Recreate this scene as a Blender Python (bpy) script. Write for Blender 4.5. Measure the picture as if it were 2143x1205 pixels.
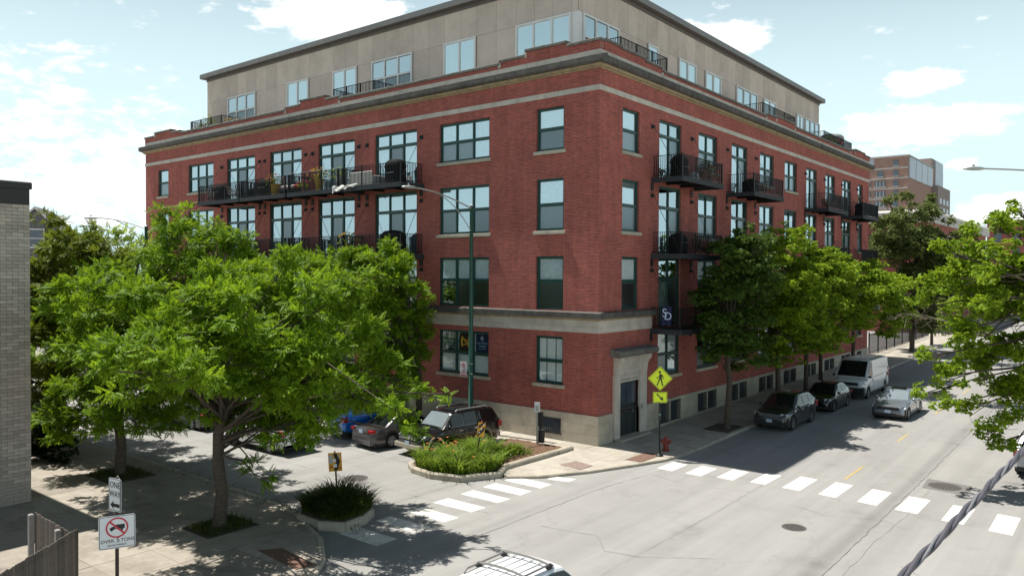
import bpy, math, random
import numpy as np
from mathutils import Vector, Matrix, Euler
rnd = random.Random(7)
rng = np.random.default_rng(11)
R = math.radians
sc = bpy.context.scene
for o in list(bpy.data.objects): bpy.data.objects.remove(o)
col = sc.collection

# ------------------------------------------------------------------ camera
CAM = np.array([19.43, -30.45, 7.92]); FPX = 1632.3; IW, IH = 2143.0, 1205.0
YAW, PITCH, ROLL = R(38.867), R(1.032), R(0.266)
_cy, _sy = math.cos(YAW), math.sin(YAW)
FW = np.array([-_sy*math.cos(PITCH), _cy*math.cos(PITCH), -math.sin(PITCH)])
RT = np.array([_cy, _sy, 0.0]); UP = np.cross(RT, FW)
_cr, _sr = math.cos(ROLL), math.sin(ROLL)
RT2 = _cr*RT + _sr*UP; UP2 = -_sr*RT + _cr*UP
cd = bpy.data.cameras.new('camera'); co = bpy.data.objects.new('camera', cd); col.objects.link(co)
cd.sensor_fit = 'HORIZONTAL'; cd.sensor_width = 36.0; cd.lens = 36.0*FPX/IW
cd.clip_start = 0.1; cd.clip_end = 6000
co.matrix_world = Matrix(((RT2[0], UP2[0], -FW[0], CAM[0]), (RT2[1], UP2[1], -FW[1], CAM[1]), (RT2[2], UP2[2], -FW[2], CAM[2]), (0, 0, 0, 1)))
sc.camera = co
def ray(u, v):
    x = (u-IW/2)/FPX; y = (IH/2-v)/FPX
    return FW + RT2*x + UP2*y
def gz(u, v, z=0.0):
    d = ray(u, v); return CAM + d*((z-CAM[2])/d[2])
def fx(u, v, X):
    d = ray(u, v); return CAM + d*((X-CAM[0])/d[0])
def fy(u, v, Y):
    d = ray(u, v); return CAM + d*((Y-CAM[1])/d[1])
def at(u, v, dep): return CAM + ray(u, v)*dep
def depth(P): return float((np.array(P, float)-CAM) @ FW)

# ------------------------------------------------------------------ light and sky
SUN_EL = R(66.8); SUN_SLOPE = 0.118
_h = math.cos(SUN_EL)/math.hypot(1, SUN_SLOPE)
SUN_DIR = Vector((-_h, -_h*SUN_SLOPE, math.sin(SUN_EL)))          # towards the sun
sd = bpy.data.lights.new('sun', 'SUN'); so = bpy.data.objects.new('sun', sd); col.objects.link(so)
sd.energy = 5.0; sd.angle = R(0.55); sd.color = (1.0, 0.95, 0.87)
so.rotation_euler = SUN_DIR.to_track_quat('Z', 'Y').to_euler(); so.location = (-20, 0, 60)
w = bpy.data.worlds.new('World'); sc.world = w; w.use_nodes = True
nt = w.node_tree; N = nt.nodes; L = nt.links; N.clear()
def nd(t, **k):
    n = N.new(t)
    for a, b in k.items(): setattr(n, a, b)
    return n
wo = nd('ShaderNodeOutputWorld'); bg = nd('ShaderNodeBackground'); bg.inputs['Strength'].default_value = 0.055
sky = nd('ShaderNodeTexSky', sky_type='NISHITA', sun_disc=False); sky.sun_elevation = SUN_EL
sky.sun_rotation = math.atan2(SUN_DIR.x, SUN_DIR.y); sky.air_density = 1.0; sky.dust_density = 1.0; sky.ozone_density = 1.0; sky.altitude = 180
tc = nd('ShaderNodeTexCoord'); sep = nd('ShaderNodeSeparateXYZ'); L.new(tc.outputs['Generated'], sep.inputs[0])
def wmath(op, a, b=None, c=None, clamp=False):
    n = nd('ShaderNodeMath', operation=op); n.use_clamp = clamp
    for i, x in enumerate((a, b, c)):
        if x is None: continue
        if isinstance(x, (int, float)): n.inputs[i].default_value = x
        else: L.new(x, n.inputs[i])
    return n.outputs[0]
# clouds: cumulus banks in chosen directions of the sky plus a broken layer all round
mp = nd('ShaderNodeMapping'); mp.inputs['Scale'].default_value = (1, 1, 2.6); L.new(tc.outputs['Generated'], mp.inputs[0])
n1 = nd('ShaderNodeTexNoise'); n1.inputs['Scale'].default_value = 5.5; n1.inputs['Detail'].default_value = 9; n1.inputs['Roughness'].default_value = 0.6; L.new(mp.outputs[0], n1.inputs['Vector'])
n2 = nd('ShaderNodeTexNoise'); n2.inputs['Scale'].default_value = 26; n2.inputs['Detail'].default_value = 7; n2.inputs['Roughness'].default_value = 0.6; L.new(mp.outputs[0], n2.inputs['Vector'])
bank = None
def cloud_bank(u, v, ru, rv, amp):
    """an elongated bank: distance measured in azimuth and elevation"""
    global bank
    d = ray(u, v); d = d/np.linalg.norm(d)
    az = math.atan2(d[0], d[1]); el = math.asin(d[2])
    ra, re = ru/FPX, rv/FPX
    a = wmath('ARCTAN2', sep.outputs[0], sep.outputs[1]); a = wmath('DIVIDE', wmath('SUBTRACT', a, az), ra)
    e = wmath('DIVIDE', wmath('SUBTRACT', wmath('ARCSINE', sep.outputs[2]), el), re)
    q = wmath('ADD', wmath('MULTIPLY', a, a), wmath('MULTIPLY', e, e))
    m = wmath('MULTIPLY', wmath('SUBTRACT', 1.0, q, clamp=True), amp)
    bank = m if bank is None else wmath('MAXIMUM', bank, m)
for b in ((1925, 262, 190, 46, .85), (1925, 172, 90, 30, .9), (1500, 80, 140, 50, .75), (690, 30, 190, 75, .9), (2110, 440, 120, 40, .8), 
          (1850, 310, 130, 24, .4), (60, 270, 330, 190, .42), (180, 390, 420, 110, .6), (2010, 345, 40, 16, .4)): cloud_bank(*b)
layer = wmath('MULTIPLY', wmath('SUBTRACT', n1.outputs[0], 0.5, clamp=True), 1.1)
dens = wmath('ADD', wmath('ADD', bank, wmath('MULTIPLY', layer, 0.25)), wmath('MULTIPLY', wmath('SUBTRACT', n2.outputs[0], 0.5), 1.7))
mr = nd('ShaderNodeMapRange'); mr.interpolation_type = 'SMOOTHSTEP'; mr.inputs['From Min'].default_value = 0.2; mr.inputs['From Max'].default_value = 0.58; L.new(dens, mr.inputs[0])
mixc = nd('ShaderNodeMixRGB'); L.new(mr.outputs[0], mixc.inputs[0])
tint = nd('ShaderNodeMixRGB', blend_type='MULTIPLY'); tint.inputs[0].default_value = 1.0; tint.inputs[2].default_value = (1.12, 1.1, 0.96, 1)
hz = nd('ShaderNodeMixRGB'); hz.inputs[2].default_value = (9.9, 12.6, 13.2, 1)
hr = nd('ShaderNodeMapRange'); hr.interpolation_type = 'SMOOTHSTEP'; hr.inputs['From Min'].default_value = 0.15; hr.inputs['From Max'].default_value = 0.54; hr.inputs['To Min'].default_value = 0.92; hr.inputs['To Max'].default_value = 0.0; L.new(sep.outputs[2], hr.inputs[0]); L.new(hr.outputs[0], hz.inputs[0])
L.new(sky.outputs[0], tint.inputs[1]); L.new(tint.outputs[0], hz.inputs[1]); L.new(hz.outputs[0], mixc.inputs[1]); mixc.inputs[2].default_value = (14.2, 14.4, 14.6, 1)
L.new(mixc.outputs[0], bg.inputs[0]); L.new(bg.outputs[0], wo.inputs[0])
sc.view_settings.view_transform = 'Standard'; sc.view_settings.look = 'None'; sc.view_settings.exposure = 0.62; sc.view_settings.gamma = 1
sc.view_settings.use_curve_mapping = False
sc.render.engine = 'CYCLES'; sc.cycles.max_bounces = 6; sc.cycles.transparent_max_bounces = 12

# ------------------------------------------------------------------ materials
MATS = {}
def mat(name, c, rough=0.8, metal=0.0, spec=0.5, var=0.12, scale=3.0, bump=0.0, bscale=40.0, obj_rand=0.0, coat=0.0, stain=0.0, stain_scale=0.5, coord='Object', emit=None):
    """principled material with fine procedural colour variation, optional relief, per-object tint and stains"""
    if name in MATS: return MATS[name]
    m = bpy.data.materials.new(name); m.use_nodes = True; t = m.node_tree; n = t.nodes; l = t.links
    b = n['Principled BSDF']; b.inputs['Roughness'].default_value = rough; b.inputs['Metallic'].default_value = metal
    b.inputs['Specular IOR Level'].default_value = spec; b.inputs['Coat Weight'].default_value = coat; b.inputs['Coat Roughness'].default_value = 0.04
    g = n.new('ShaderNodeNewGeometry') if coord == 'World' else n.new('ShaderNodeTexCoord')
    vec = g.outputs['Position'] if coord == 'World' else g.outputs['Object']
    nz = n.new('ShaderNodeTexNoise'); nz.inputs['Scale'].default_value = scale; nz.inputs['Detail'].default_value = 6; nz.inputs['Roughness'].default_value = 0.62; l.new(vec, nz.inputs['Vector'])
    rp = n.new('ShaderNodeMapRange'); rp.inputs['From Min'].default_value = 0.25; rp.inputs['From Max'].default_value = 0.75
    rp.inputs['To Min'].default_value = 1-var; rp.inputs['To Max'].default_value = 1+var; l.new(nz.outputs[0], rp.inputs[0])
    hs = n.new('ShaderNodeHueSaturation'); hs.inputs['Color'].default_value = (*c, 1); l.new(rp.outputs[0], hs.inputs['Value'])
    out = hs.outputs[0]
    if obj_rand:
        oi = n.new('ShaderNodeObjectInfo'); r2 = n.new('ShaderNodeMapRange'); r2.inputs['To Min'].default_value = 1-obj_rand; r2.inputs['To Max'].default_value = 1+obj_rand
        l.new(oi.outputs['Random'], r2.inputs[0]); h2 = n.new('ShaderNodeHueSaturation'); l.new(out, h2.inputs['Color']); l.new(r2.outputs[0], h2.inputs['Value']); out = h2.outputs[0]
    if stain:
        s = n.new('ShaderNodeTexNoise'); s.inputs['Scale'].default_value = stain_scale; s.inputs['Detail'].default_value = 8; s.inputs['Roughness'].default_value = 0.7; l.new(vec, s.inputs['Vector'])
        cr = n.new('ShaderNodeMapRange'); cr.inputs['From Min'].default_value = 0.48; cr.inputs['From Max'].default_value = 0.75; cr.inputs['To Max'].default_value = stain; l.new(s.outputs[0], cr.inputs[0])
        mx = n.new('ShaderNodeMixRGB'); mx.blend_type = 'MULTIPLY'; l.new(cr.outputs[0], mx.inputs[0]); l.new(out, mx.inputs[1]); mx.inputs[2].default_value = (0.32, 0.3, 0.27, 1); out = mx.outputs[0]
    l.new(out, b.inputs['Base Color'])
    if bump:
        bz = n.new('ShaderNodeTexNoise'); bz.inputs['Scale'].default_value = bscale; bz.inputs['Detail'].default_value = 5; l.new(vec, bz.inputs['Vector'])
        bm = n.new('ShaderNodeBump'); bm.inputs['Strength'].default_value = bump; bm.inputs['Distance'].default_value = 0.02; l.new(bz.outputs[0], bm.inputs['Height']); l.new(bm.outputs[0], b.inputs['Normal'])
    if emit:
        b.inputs['Emission Color'].default_value = (*emit[:3], 1); b.inputs['Emission Strength'].default_value = emit[3]
    MATS[name] = m; return m

def brick_mat(name, axis, c1, c2, mortar, bw=0.205, bh=0.0677, mort=0.010):
    m = bpy.data.materials.new(name); m.use_nodes = True; t = m.node_tree; n = t.nodes; l = t.links; b = n['Principled BSDF']; b.inputs['Roughness'].default_value = 0.9
    b.inputs['Specular IOR Level'].default_value = 0.25
    g = n.new('ShaderNodeNewGeometry'); s = n.new('ShaderNodeSeparateXYZ'); l.new(g.outputs['Position'], s.inputs[0]); cb = n.new('ShaderNodeCombineXYZ')
    l.new(s.outputs[0 if axis == 'x' else 1], cb.inputs[0]); l.new(s.outputs[2], cb.inputs[1])
    br = n.new('ShaderNodeTexBrick'); l.new(cb.outputs[0], br.inputs['Vector']); br.inputs['Scale'].default_value = 1.0
    br.inputs['Color1'].default_value = (*c1, 1); br.inputs['Color2'].default_value = (*c2, 1); br.inputs['Mortar'].default_value = (*mortar, 1)
    br.inputs['Mortar Size'].default_value = mort; br.inputs['Mortar Smooth'].default_value = 0.15; br.inputs['Brick Width'].default_value = bw; br.inputs['Row Height'].default_value = bh; br.inputs['Bias'].default_value = -0.1
    nz = n.new('ShaderNodeTexNoise'); nz.inputs['Scale'].default_value = 0.55; nz.inputs['Detail'].default_value = 7; nz.inputs['Roughness'].default_value = 0.65; l.new(g.outputs['Position'], nz.inputs['Vector'])
    mp = n.new('ShaderNodeMapping'); mp.inputs['Scale'].default_value = (1.3, 16, 1); l.new(cb.outputs[0], mp.inputs[0])
    n3 = n.new('ShaderNodeTexNoise'); n3.inputs['Scale'].default_value = 1.0; n3.inputs['Detail'].default_value = 4; l.new(mp.outputs[0], n3.inputs['Vector'])
    ad = n.new('ShaderNodeMath'); ad.operation = 'ADD'; l.new(nz.outputs[0], ad.inputs[0]); l.new(n3.outputs[0], ad.inputs[1])
    r = n.new('ShaderNodeMapRange'); r.inputs['From Min'].default_value = 0.7; r.inputs['From Max'].default_value = 1.3; r.inputs['To Min'].default_value = 0.76; r.inputs['To Max'].default_value = 1.22; l.new(ad.outputs[0], r.inputs[0])
    m4 = n.new('ShaderNodeMapping'); m4.inputs['Scale'].default_value = (3.2, 0.22, 1); l.new(cb.outputs[0], m4.inputs[0]); n4 = n.new('ShaderNodeTexNoise'); n4.inputs['Scale'].default_value = 1.0; n4.inputs['Detail'].default_value = 6; n4.inputs['Roughness'].default_value = 0.7; l.new(m4.outputs[0], n4.inputs['Vector'])
    r4 = n.new('ShaderNodeMapRange'); r4.inputs['From Min'].default_value = 0.3; r4.inputs['From Max'].default_value = 0.7; r4.inputs['To Min'].default_value = 0.84; r4.inputs['To Max'].default_value = 1.12; l.new(n4.outputs[0], r4.inputs[0])
    mm = n.new('ShaderNodeMath'); mm.operation = 'MULTIPLY'; l.new(r.outputs[0], mm.inputs[0]); l.new(r4.outputs[0], mm.inputs[1])
    hs = n.new('ShaderNodeHueSaturation'); l.new(br.outputs['Color'], hs.inputs['Color']); l.new(mm.outputs[0], hs.inputs['Value']); l.new(hs.outputs[0], b.inputs['Base Color'])
    bm = n.new('ShaderNodeBump'); bm.inputs['Strength'].default_value = 0.5; bm.inputs['Distance'].default_value = 0.008; bm.invert = True; l.new(br.outputs['Fac'], bm.inputs['Height']); l.new(bm.outputs[0], b.inputs['Normal'])
    return m

def glass_mat(name, tint, refl, rough=0.01, wav=0.03):
    """window pane: clear sheet with a mirror reflection that grows at glancing angles; slightly wavy"""
    m = bpy.data.materials.new(name); m.use_nodes = True; t = m.node_tree; n = t.nodes; l = t.links; n.clear()
    o = n.new('ShaderNodeOutputMaterial'); mx = n.new('ShaderNodeMixShader'); tr = n.new('ShaderNodeBsdfTransparent'); gl = n.new('ShaderNodeBsdfGlossy')
    tr.inputs[0].default_value = (*tint, 1); gl.inputs['Roughness'].default_value = rough; gl.inputs['Color'].default_value = (0.78, 0.91, 0.97, 1)
    ge = n.new('ShaderNodeNewGeometry'); dt = n.new('ShaderNodeVectorMath'); dt.operation = 'DOT_PRODUCT'; l.new(ge.outputs['Normal'], dt.inputs[0]); l.new(ge.outputs['Incoming'], dt.inputs[1])
    ab_ = n.new('ShaderNodeMath'); ab_.operation = 'ABSOLUTE'; l.new(dt.outputs['Value'], ab_.inputs[0]); om = n.new('ShaderNodeMath'); om.operation = 'SUBTRACT'; om.inputs[0].default_value = 1.0; l.new(ab_.outputs[0], om.inputs[1])
    pw = n.new('ShaderNodeMath'); pw.operation = 'POWER'; l.new(om.outputs[0], pw.inputs[0]); pw.inputs[1].default_value = 4.0
    r = n.new('ShaderNodeMapRange'); r.inputs['To Min'].default_value = refl; r.inputs['To Max'].default_value = 0.95; l.new(pw.outputs[0], r.inputs[0])
    tc = n.new('ShaderNodeTexCoord'); nz = n.new('ShaderNodeTexNoise'); nz.inputs['Scale'].default_value = 0.9; nz.inputs['Detail'].default_value = 1; l.new(tc.outputs['Object'], nz.inputs['Vector'])
    bm = n.new('ShaderNodeBump'); bm.inputs['Strength'].default_value = wav; bm.inputs['Distance'].default_value = 0.03; l.new(nz.outputs[0], bm.inputs['Height']); l.new(bm.outputs[0], gl.inputs['Normal'])
    l.new(r.outputs[0], mx.inputs[0]); l.new(tr.outputs[0], mx.inputs[1]); l.new(gl.outputs[0], mx.inputs[2]); l.new(mx.outputs[0], o.inputs[0])
    return m

def leaf_mat(name, c, c2, trans=0.45):
    m = bpy.data.materials.new(name); m.use_nodes = True; t = m.node_tree; n = t.nodes; l = t.links; n.clear()
    o = n.new('ShaderNodeOutputMaterial'); mx = n.new('ShaderNodeMixShader'); mx.inputs[0].default_value = trans
    p = n.new('ShaderNodeBsdfPrincipled'); p.inputs['Roughness'].default_value = 0.55; p.inputs['Specular IOR Level'].default_value = 0.16
    tl = n.new('ShaderNodeBsdfTranslucent')
    g = n.new('ShaderNodeNewGeometry'); nz = n.new('ShaderNodeTexNoise'); nz.inputs['Scale'].default_value = 0.8; nz.inputs['Detail'].default_value = 3; l.new(g.outputs['Position'], nz.inputs['Vector'])
    ri = n.new('ShaderNodeMath'); ri.operation = 'MULTIPLY_ADD'; l.new(g.outputs['Random Per Island'], ri.inputs[0]); ri.inputs[1].default_value = 0.62; 
    sb = n.new('ShaderNodeMath'); sb.operation = 'SUBTRACT'; l.new(nz.outputs[0], sb.inputs[0]); sb.inputs[1].default_value = 0.25; l.new(sb.outputs[0], ri.inputs[2])
    mc = n.new('ShaderNodeMixRGB'); l.new(ri.outputs[0], mc.inputs[0]); mc.inputs[1].default_value = (*c, 1); mc.inputs[2].default_value = (*c2, 1)
    l.new(mc.outputs[0], p.inputs['Base Color']); hs = n.new('ShaderNodeHueSaturation'); hs.inputs['Value'].default_value = 1.5; hs.inputs['Hue'].default_value = 0.485; l.new(mc.outputs[0], hs.inputs['Color']); l.new(hs.outputs[0], tl.inputs['Color'])
    l.new(p.outputs[0], mx.inputs[1]); l.new(tl.outputs[0], mx.inputs[2]); l.new(mx.outputs[0], o.inputs[0])
    return m

M = {}
M['brick_x'] = brick_mat('red_brick_street_side', 'x', (0.45, 0.086, 0.064), (0.27, 0.05, 0.043), (0.33, 0.20, 0.17))
M['brick_y'] = brick_mat('red_brick_avenue_side', 'y', (0.45, 0.086, 0.064), (0.27, 0.05, 0.043), (0.33, 0.20, 0.17))
M['stone'] = mat('limestone', (0.46, 0.41, 0.33), 0.9, var=0.16, scale=1.5, bump=0.3, stain=0.45, stain_scale=0.9, obj_rand=0.08, coord='World')
M['stone_band'] = mat('limestone_band', (0.54, 0.49, 0.43), 0.9, var=0.15, scale=1.7, bump=0.25, stain=0.4, stain_scale=1.3, obj_rand=0.07, coord='World')
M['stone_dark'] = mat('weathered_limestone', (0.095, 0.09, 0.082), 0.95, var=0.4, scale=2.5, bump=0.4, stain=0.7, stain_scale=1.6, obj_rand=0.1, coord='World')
M['stone_tan'] = mat('tan_moulding_stone', (0.33, 0.26, 0.16), 0.9, var=0.25, scale=3.0, bump=0.3, stain=0.55, stain_scale=2.2, coord='World')
M['coping'] = mat('grey_coping_stone', (0.15, 0.145, 0.13), 0.95, var=0.35, scale=4, bump=0.4, stain=0.5, stain_scale=3, obj_rand=0.12, coord='World')
M['green'] = mat('dark_green_window_paint', (0.014, 0.062, 0.052), 0.45, var=0.15)
M['glass'] = glass_mat('window_glass', (0.88, 0.93, 0.94), 0.14)
M['glass_hi'] = glass_mat('sky_bright_glass', (0.72, 0.82, 0.82), 0.52)
M['glass_screen'] = glass_mat('insect_screen_glass', (0.42, 0.46, 0.47), 0.2, 0.3, 0.0)
M['blind'] = mat('white_window_blind', (0.84, 0.85, 0.83), 0.9, var=0.06, scale=2)
M['curtain'] = mat('pale_curtain', (0.62, 0.67, 0.70), 0.95, var=0.2, scale=5)
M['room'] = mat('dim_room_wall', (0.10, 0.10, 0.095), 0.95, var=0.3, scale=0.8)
M['white_frame'] = mat('white_window_frame', (0.72, 0.72, 0.70), 0.5, var=0.05)
M['panel'] = mat('taupe_cement_panel', (0.60, 0.51, 0.44), 0.9, var=0.08, scale=1.2, bump=0.15, bscale=60, stain=0.28, stain_scale=0.7, obj_rand=0.09, coord='World')
M['gap'] = mat('dark_panel_joint', (0.06, 0.055, 0.05), 0.95)
M['eave'] = mat('dark_bronze_fascia', (0.13, 0.115, 0.105), 0.6, var=0.15)
M['fascia'] = mat('grey_metal_fascia', (0.19, 0.185, 0.18), 0.55, var=0.18, obj_rand=0.05)
M['roofing'] = mat('pale_roofing', (0.35, 0.34, 0.32), 0.95, var=0.15)
M['black'] = mat('black_painted_steel', (0.007, 0.0075, 0.009), 0.5, spec=0.3, var=0.3)
M['iron'] = mat('black_iron', (0.016, 0.016, 0.018), 0.6, var=0.3)
M['deck'] = mat('dark_balcony_deck', (0.03, 0.034, 0.04), 0.8, var=0.35, scale=6)
M['cover'] = mat('black_grill_cover', (0.005, 0.005, 0.006), 0.85, spec=0.2, var=0.5, scale=6, bump=0.5, bscale=9)
M['steel'] = mat('brushed_steel', (0.5, 0.5, 0.5), 0.35, metal=0.9)
M['galv'] = mat('galvanised_steel', (0.42, 0.43, 0.43), 0.5, metal=0.55, var=0.15)
M['chrome'] = mat('chrome', (0.75, 0.75, 0.76), 0.15, metal=1.0, var=0.02)
M['green_pole'] = mat('green_lamp_post_paint', (0.018, 0.085, 0.062), 0.45, var=0.2, scale=6)
M['brown_pole'] = mat('brown_sign_post', (0.045, 0.03, 0.022), 0.7, var=0.3, scale=8)
M['road'] = None
M['conc'] = mat('pavement_concrete', (0.36, 0.33, 0.28), 0.95, var=0.14, scale=2.2, bump=0.25, bscale=60, obj_rand=0.1, stain=0.5, stain_scale=0.6, coord='World')
M['conc_shade'] = mat('shade_darkened_concrete', (0.29, 0.26, 0.22), 0.95, var=0.18, scale=2.2, bump=0.3, bscale=60, obj_rand=0.12, stain=0.6, stain_scale=0.7, coord='World')  # base colour darkened to deepen the tree shade; the stains are dirt
M['kerb'] = mat('kerb_concrete', (0.40, 0.36, 0.29), 0.95, var=0.2, scale=2.5, bump=0.3, obj_rand=0.08, stain=0.45, stain_scale=1.2, coord='World')
M['soil'] = mat('brown_mulch', (0.13, 0.075, 0.045), 1.0, var=0.5, scale=14, bump=1.0, bscale=30)
M['dirt'] = mat('tree_pit_soil', (0.075, 0.06, 0.045), 1.0, var=0.5, scale=9, bump=0.9, bscale=22)
M['paint'] = None
M['tactile'] = mat('rust_tactile_paving', (0.15, 0.085, 0.06), 0.9, var=0.3, scale=8)
M['tactile_grey'] = mat('worn_tactile_paving', (0.22, 0.165, 0.14), 0.9, var=0.3, scale=8)
M['bark'] = mat('grey_brown_bark', (0.085, 0.066, 0.05), 0.95, var=0.45, scale=9, bump=0.9, bscale=18)
M['bark_dead'] = mat('bleached_bare_twig', (0.26, 0.22, 0.17), 0.9, var=0.3, scale=9)
M['red'] = mat('hydrant_red_paint', (0.22, 0.03, 0.02), 0.55, var=0.3, scale=12)
M['yellow_sign'] = mat('fluorescent_yellow_green_sign', (0.72, 0.86, 0.02), 0.5, var=0.03)
M['amber_sign'] = mat('amber_warning_sign', (0.75, 0.36, 0.015), 0.5, var=0.06)
M['sign_white'] = mat('white_sign_face', (0.75, 0.77, 0.79), 0.45, var=0.03)
M['sign_black'] = mat('black_sign_ink', (0.012, 0.012, 0.013), 0.5, var=0.1)
M['sign_red'] = mat('red_sign_ink', (0.55, 0.03, 0.05), 0.5, var=0.08)
M['sticker'] = mat('grey_sticker', (0.45, 0.47, 0.45), 0.6, var=0.25, scale=30)
M['sticker_red'] = mat('orange_sticker', (0.5, 0.15, 0.03), 0.6, var=0.25, scale=30)
M['navy'] = mat('navy_banner', (0.012, 0.018, 0.075), 0.8, var=0.2)
M['banner_ink'] = mat('pale_blue_banner_ink', (0.45, 0.6, 0.8), 0.7, var=0.05)
M['gold'] = mat('gold_banner_ink', (0.72, 0.38, 0.03), 0.7, var=0.1)
M['maroon'] = mat('dark_brown_banner', (0.03, 0.012, 0.012), 0.85, var=0.2)
M['white_flag'] = mat('white_flag_ink', (0.62, 0.72, 0.95), 0.8, var=0.05)
M['yellow_paint'] = mat('worn_yellow_road_paint', (0.42, 0.31, 0.11), 0.9, var=0.35, scale=14)
M['cast'] = mat('cast_iron_cover', (0.075, 0.066, 0.062), 0.75, var=0.35, scale=22, bump=0.6, bscale=60)
M['patch'] = mat('dark_asphalt_patch', (0.155, 0.15, 0.145), 0.95, var=0.2, scale=9, bump=0.4)
M['seal'] = mat('dark_joint_sealant', (0.12, 0.115, 0.105), 0.95, var=0.4, scale=5)
M['fence'] = mat('weathered_fence_board', (0.135, 0.115, 0.10), 0.95, var=0.35, scale=4, obj_rand=0.3, bump=0.5, bscale=14)
M['fence_post'] = mat('grey_fence_post', (0.30, 0.29, 0.28), 0.95, var=0.25, scale=8)
M['pale_brick'] = mat('buff_face_brick', (0.47, 0.41, 0.355), 0.92, var=0.16, scale=16, bump=0.5, bscale=70, obj_rand=0.2)
M['pale_mortar'] = mat('grey_mortar', (0.2, 0.175, 0.155), 0.95, var=0.15)
M['coping_metal'] = mat('dark_metal_coping', (0.032, 0.03, 0.028), 0.6, var=0.15)
M['gable'] = mat('grey_shingle_gable', (0.15, 0.15, 0.16), 0.9, var=0.2)
M['house_roof'] = mat('grey_roof_shingle', (0.12, 0.115, 0.11), 0.95, var=0.25, scale=8)
M['tower_brick'] = mat('far_tower_brick', (0.36, 0.215, 0.17), 0.95, var=0.2, scale=0.6, coord='World')
M['tower_brick2'] = mat('far_tower_brown_brick', (0.30, 0.24, 0.215), 0.95, var=0.15, scale=0.6, coord='World')
M['tower_panel'] = mat('pale_glass_block', (0.42, 0.46, 0.5), 0.4, var=0.12, scale=1.2, obj_rand=0.08)
M['far_stone'] = mat('far_pale_stone', (0.52, 0.50, 0.47), 0.9, var=0.1)
M['far_red'] = mat('far_red_brick', (0.27, 0.085, 0.07), 0.95, var=0.2, scale=1.0, coord='World')
M['far_glass'] = mat('far_window_glass', (0.07, 0.09, 0.12), 0.12, var=0.4, scale=0.5, spec=0.8)
M['tyre'] = mat('tyre_rubber', (0.014, 0.014, 0.015), 0.85, var=0.25, scale=12)
M['rim'] = mat('alloy_wheel', (0.42, 0.43, 0.44), 0.3, metal=0.85)
M['car_glass'] = mat('tinted_car_glass', (0.008, 0.010, 0.012), 0.03, spec=0.5, var=0.05)
M['screen_glass'] = mat('pale_windscreen_glass', (0.20, 0.24, 0.26), 0.04, spec=0.9, var=0.1, coat=0.6)
M['trim'] = mat('black_plastic_trim', (0.018, 0.018, 0.019), 0.6, var=0.2)
M['lens'] = mat('headlamp_lens', (0.55, 0.57, 0.6), 0.12, spec=0.8, var=0.1)
M['tail'] = mat('red_tail_lens', (0.35, 0.012, 0.015), 0.15, spec=0.7, var=0.1)
M['plate'] = mat('licence_plate', (0.45, 0.55, 0.68), 0.5, var=0.15, scale=20)
M['amber'] = mat('amber_lens', (0.6, 0.25, 0.02), 0.3)
M['wire'] = mat('aluminium_cable', (0.20, 0.195, 0.215), 0.55, metal=0.25, var=0.25, scale=30)
M['lily'] = leaf_mat('daylily_blade', (0.06, 0.13, 0.012), (0.19, 0.27, 0.03), 0.4)
M['lily_dark'] = leaf_mat('dark_grass_blade', (0.03, 0.055, 0.012), (0.10, 0.13, 0.025), 0.35)
M['orange'] = mat('orange_flower', (0.6, 0.17, 0.03), 0.7, var=0.3, scale=9)
M['ash_leaf'] = leaf_mat('green_ash_leaf', (0.026, 0.074, 0.006), (0.205, 0.345, 0.014), 0.38)
M['olive_leaf'] = leaf_mat('olive_green_leaf', (0.05, 0.085, 0.009), (0.17, 0.225, 0.015), 0.36)
M['lime_leaf'] = leaf_mat('bright_green_leaf', (0.05, 0.12, 0.010), (0.32, 0.46, 0.03), 0.42)
M['shaded_leaf'] = leaf_mat('shade_darkened_leaf', (0.022, 0.055, 0.010), (0.12, 0.20, 0.03), 0.34)  # building shadow on the first avenue tree, put into its leaf colour
M['dull_leaf'] = leaf_mat('dull_green_leaf', (0.075, 0.115, 0.03), (0.19, 0.235, 0.075), 0.42)
M['spruce'] = leaf_mat('dark_evergreen_leaf', (0.008, 0.02, 0.007), (0.02, 0.04, 0.012), 0.2)

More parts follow.
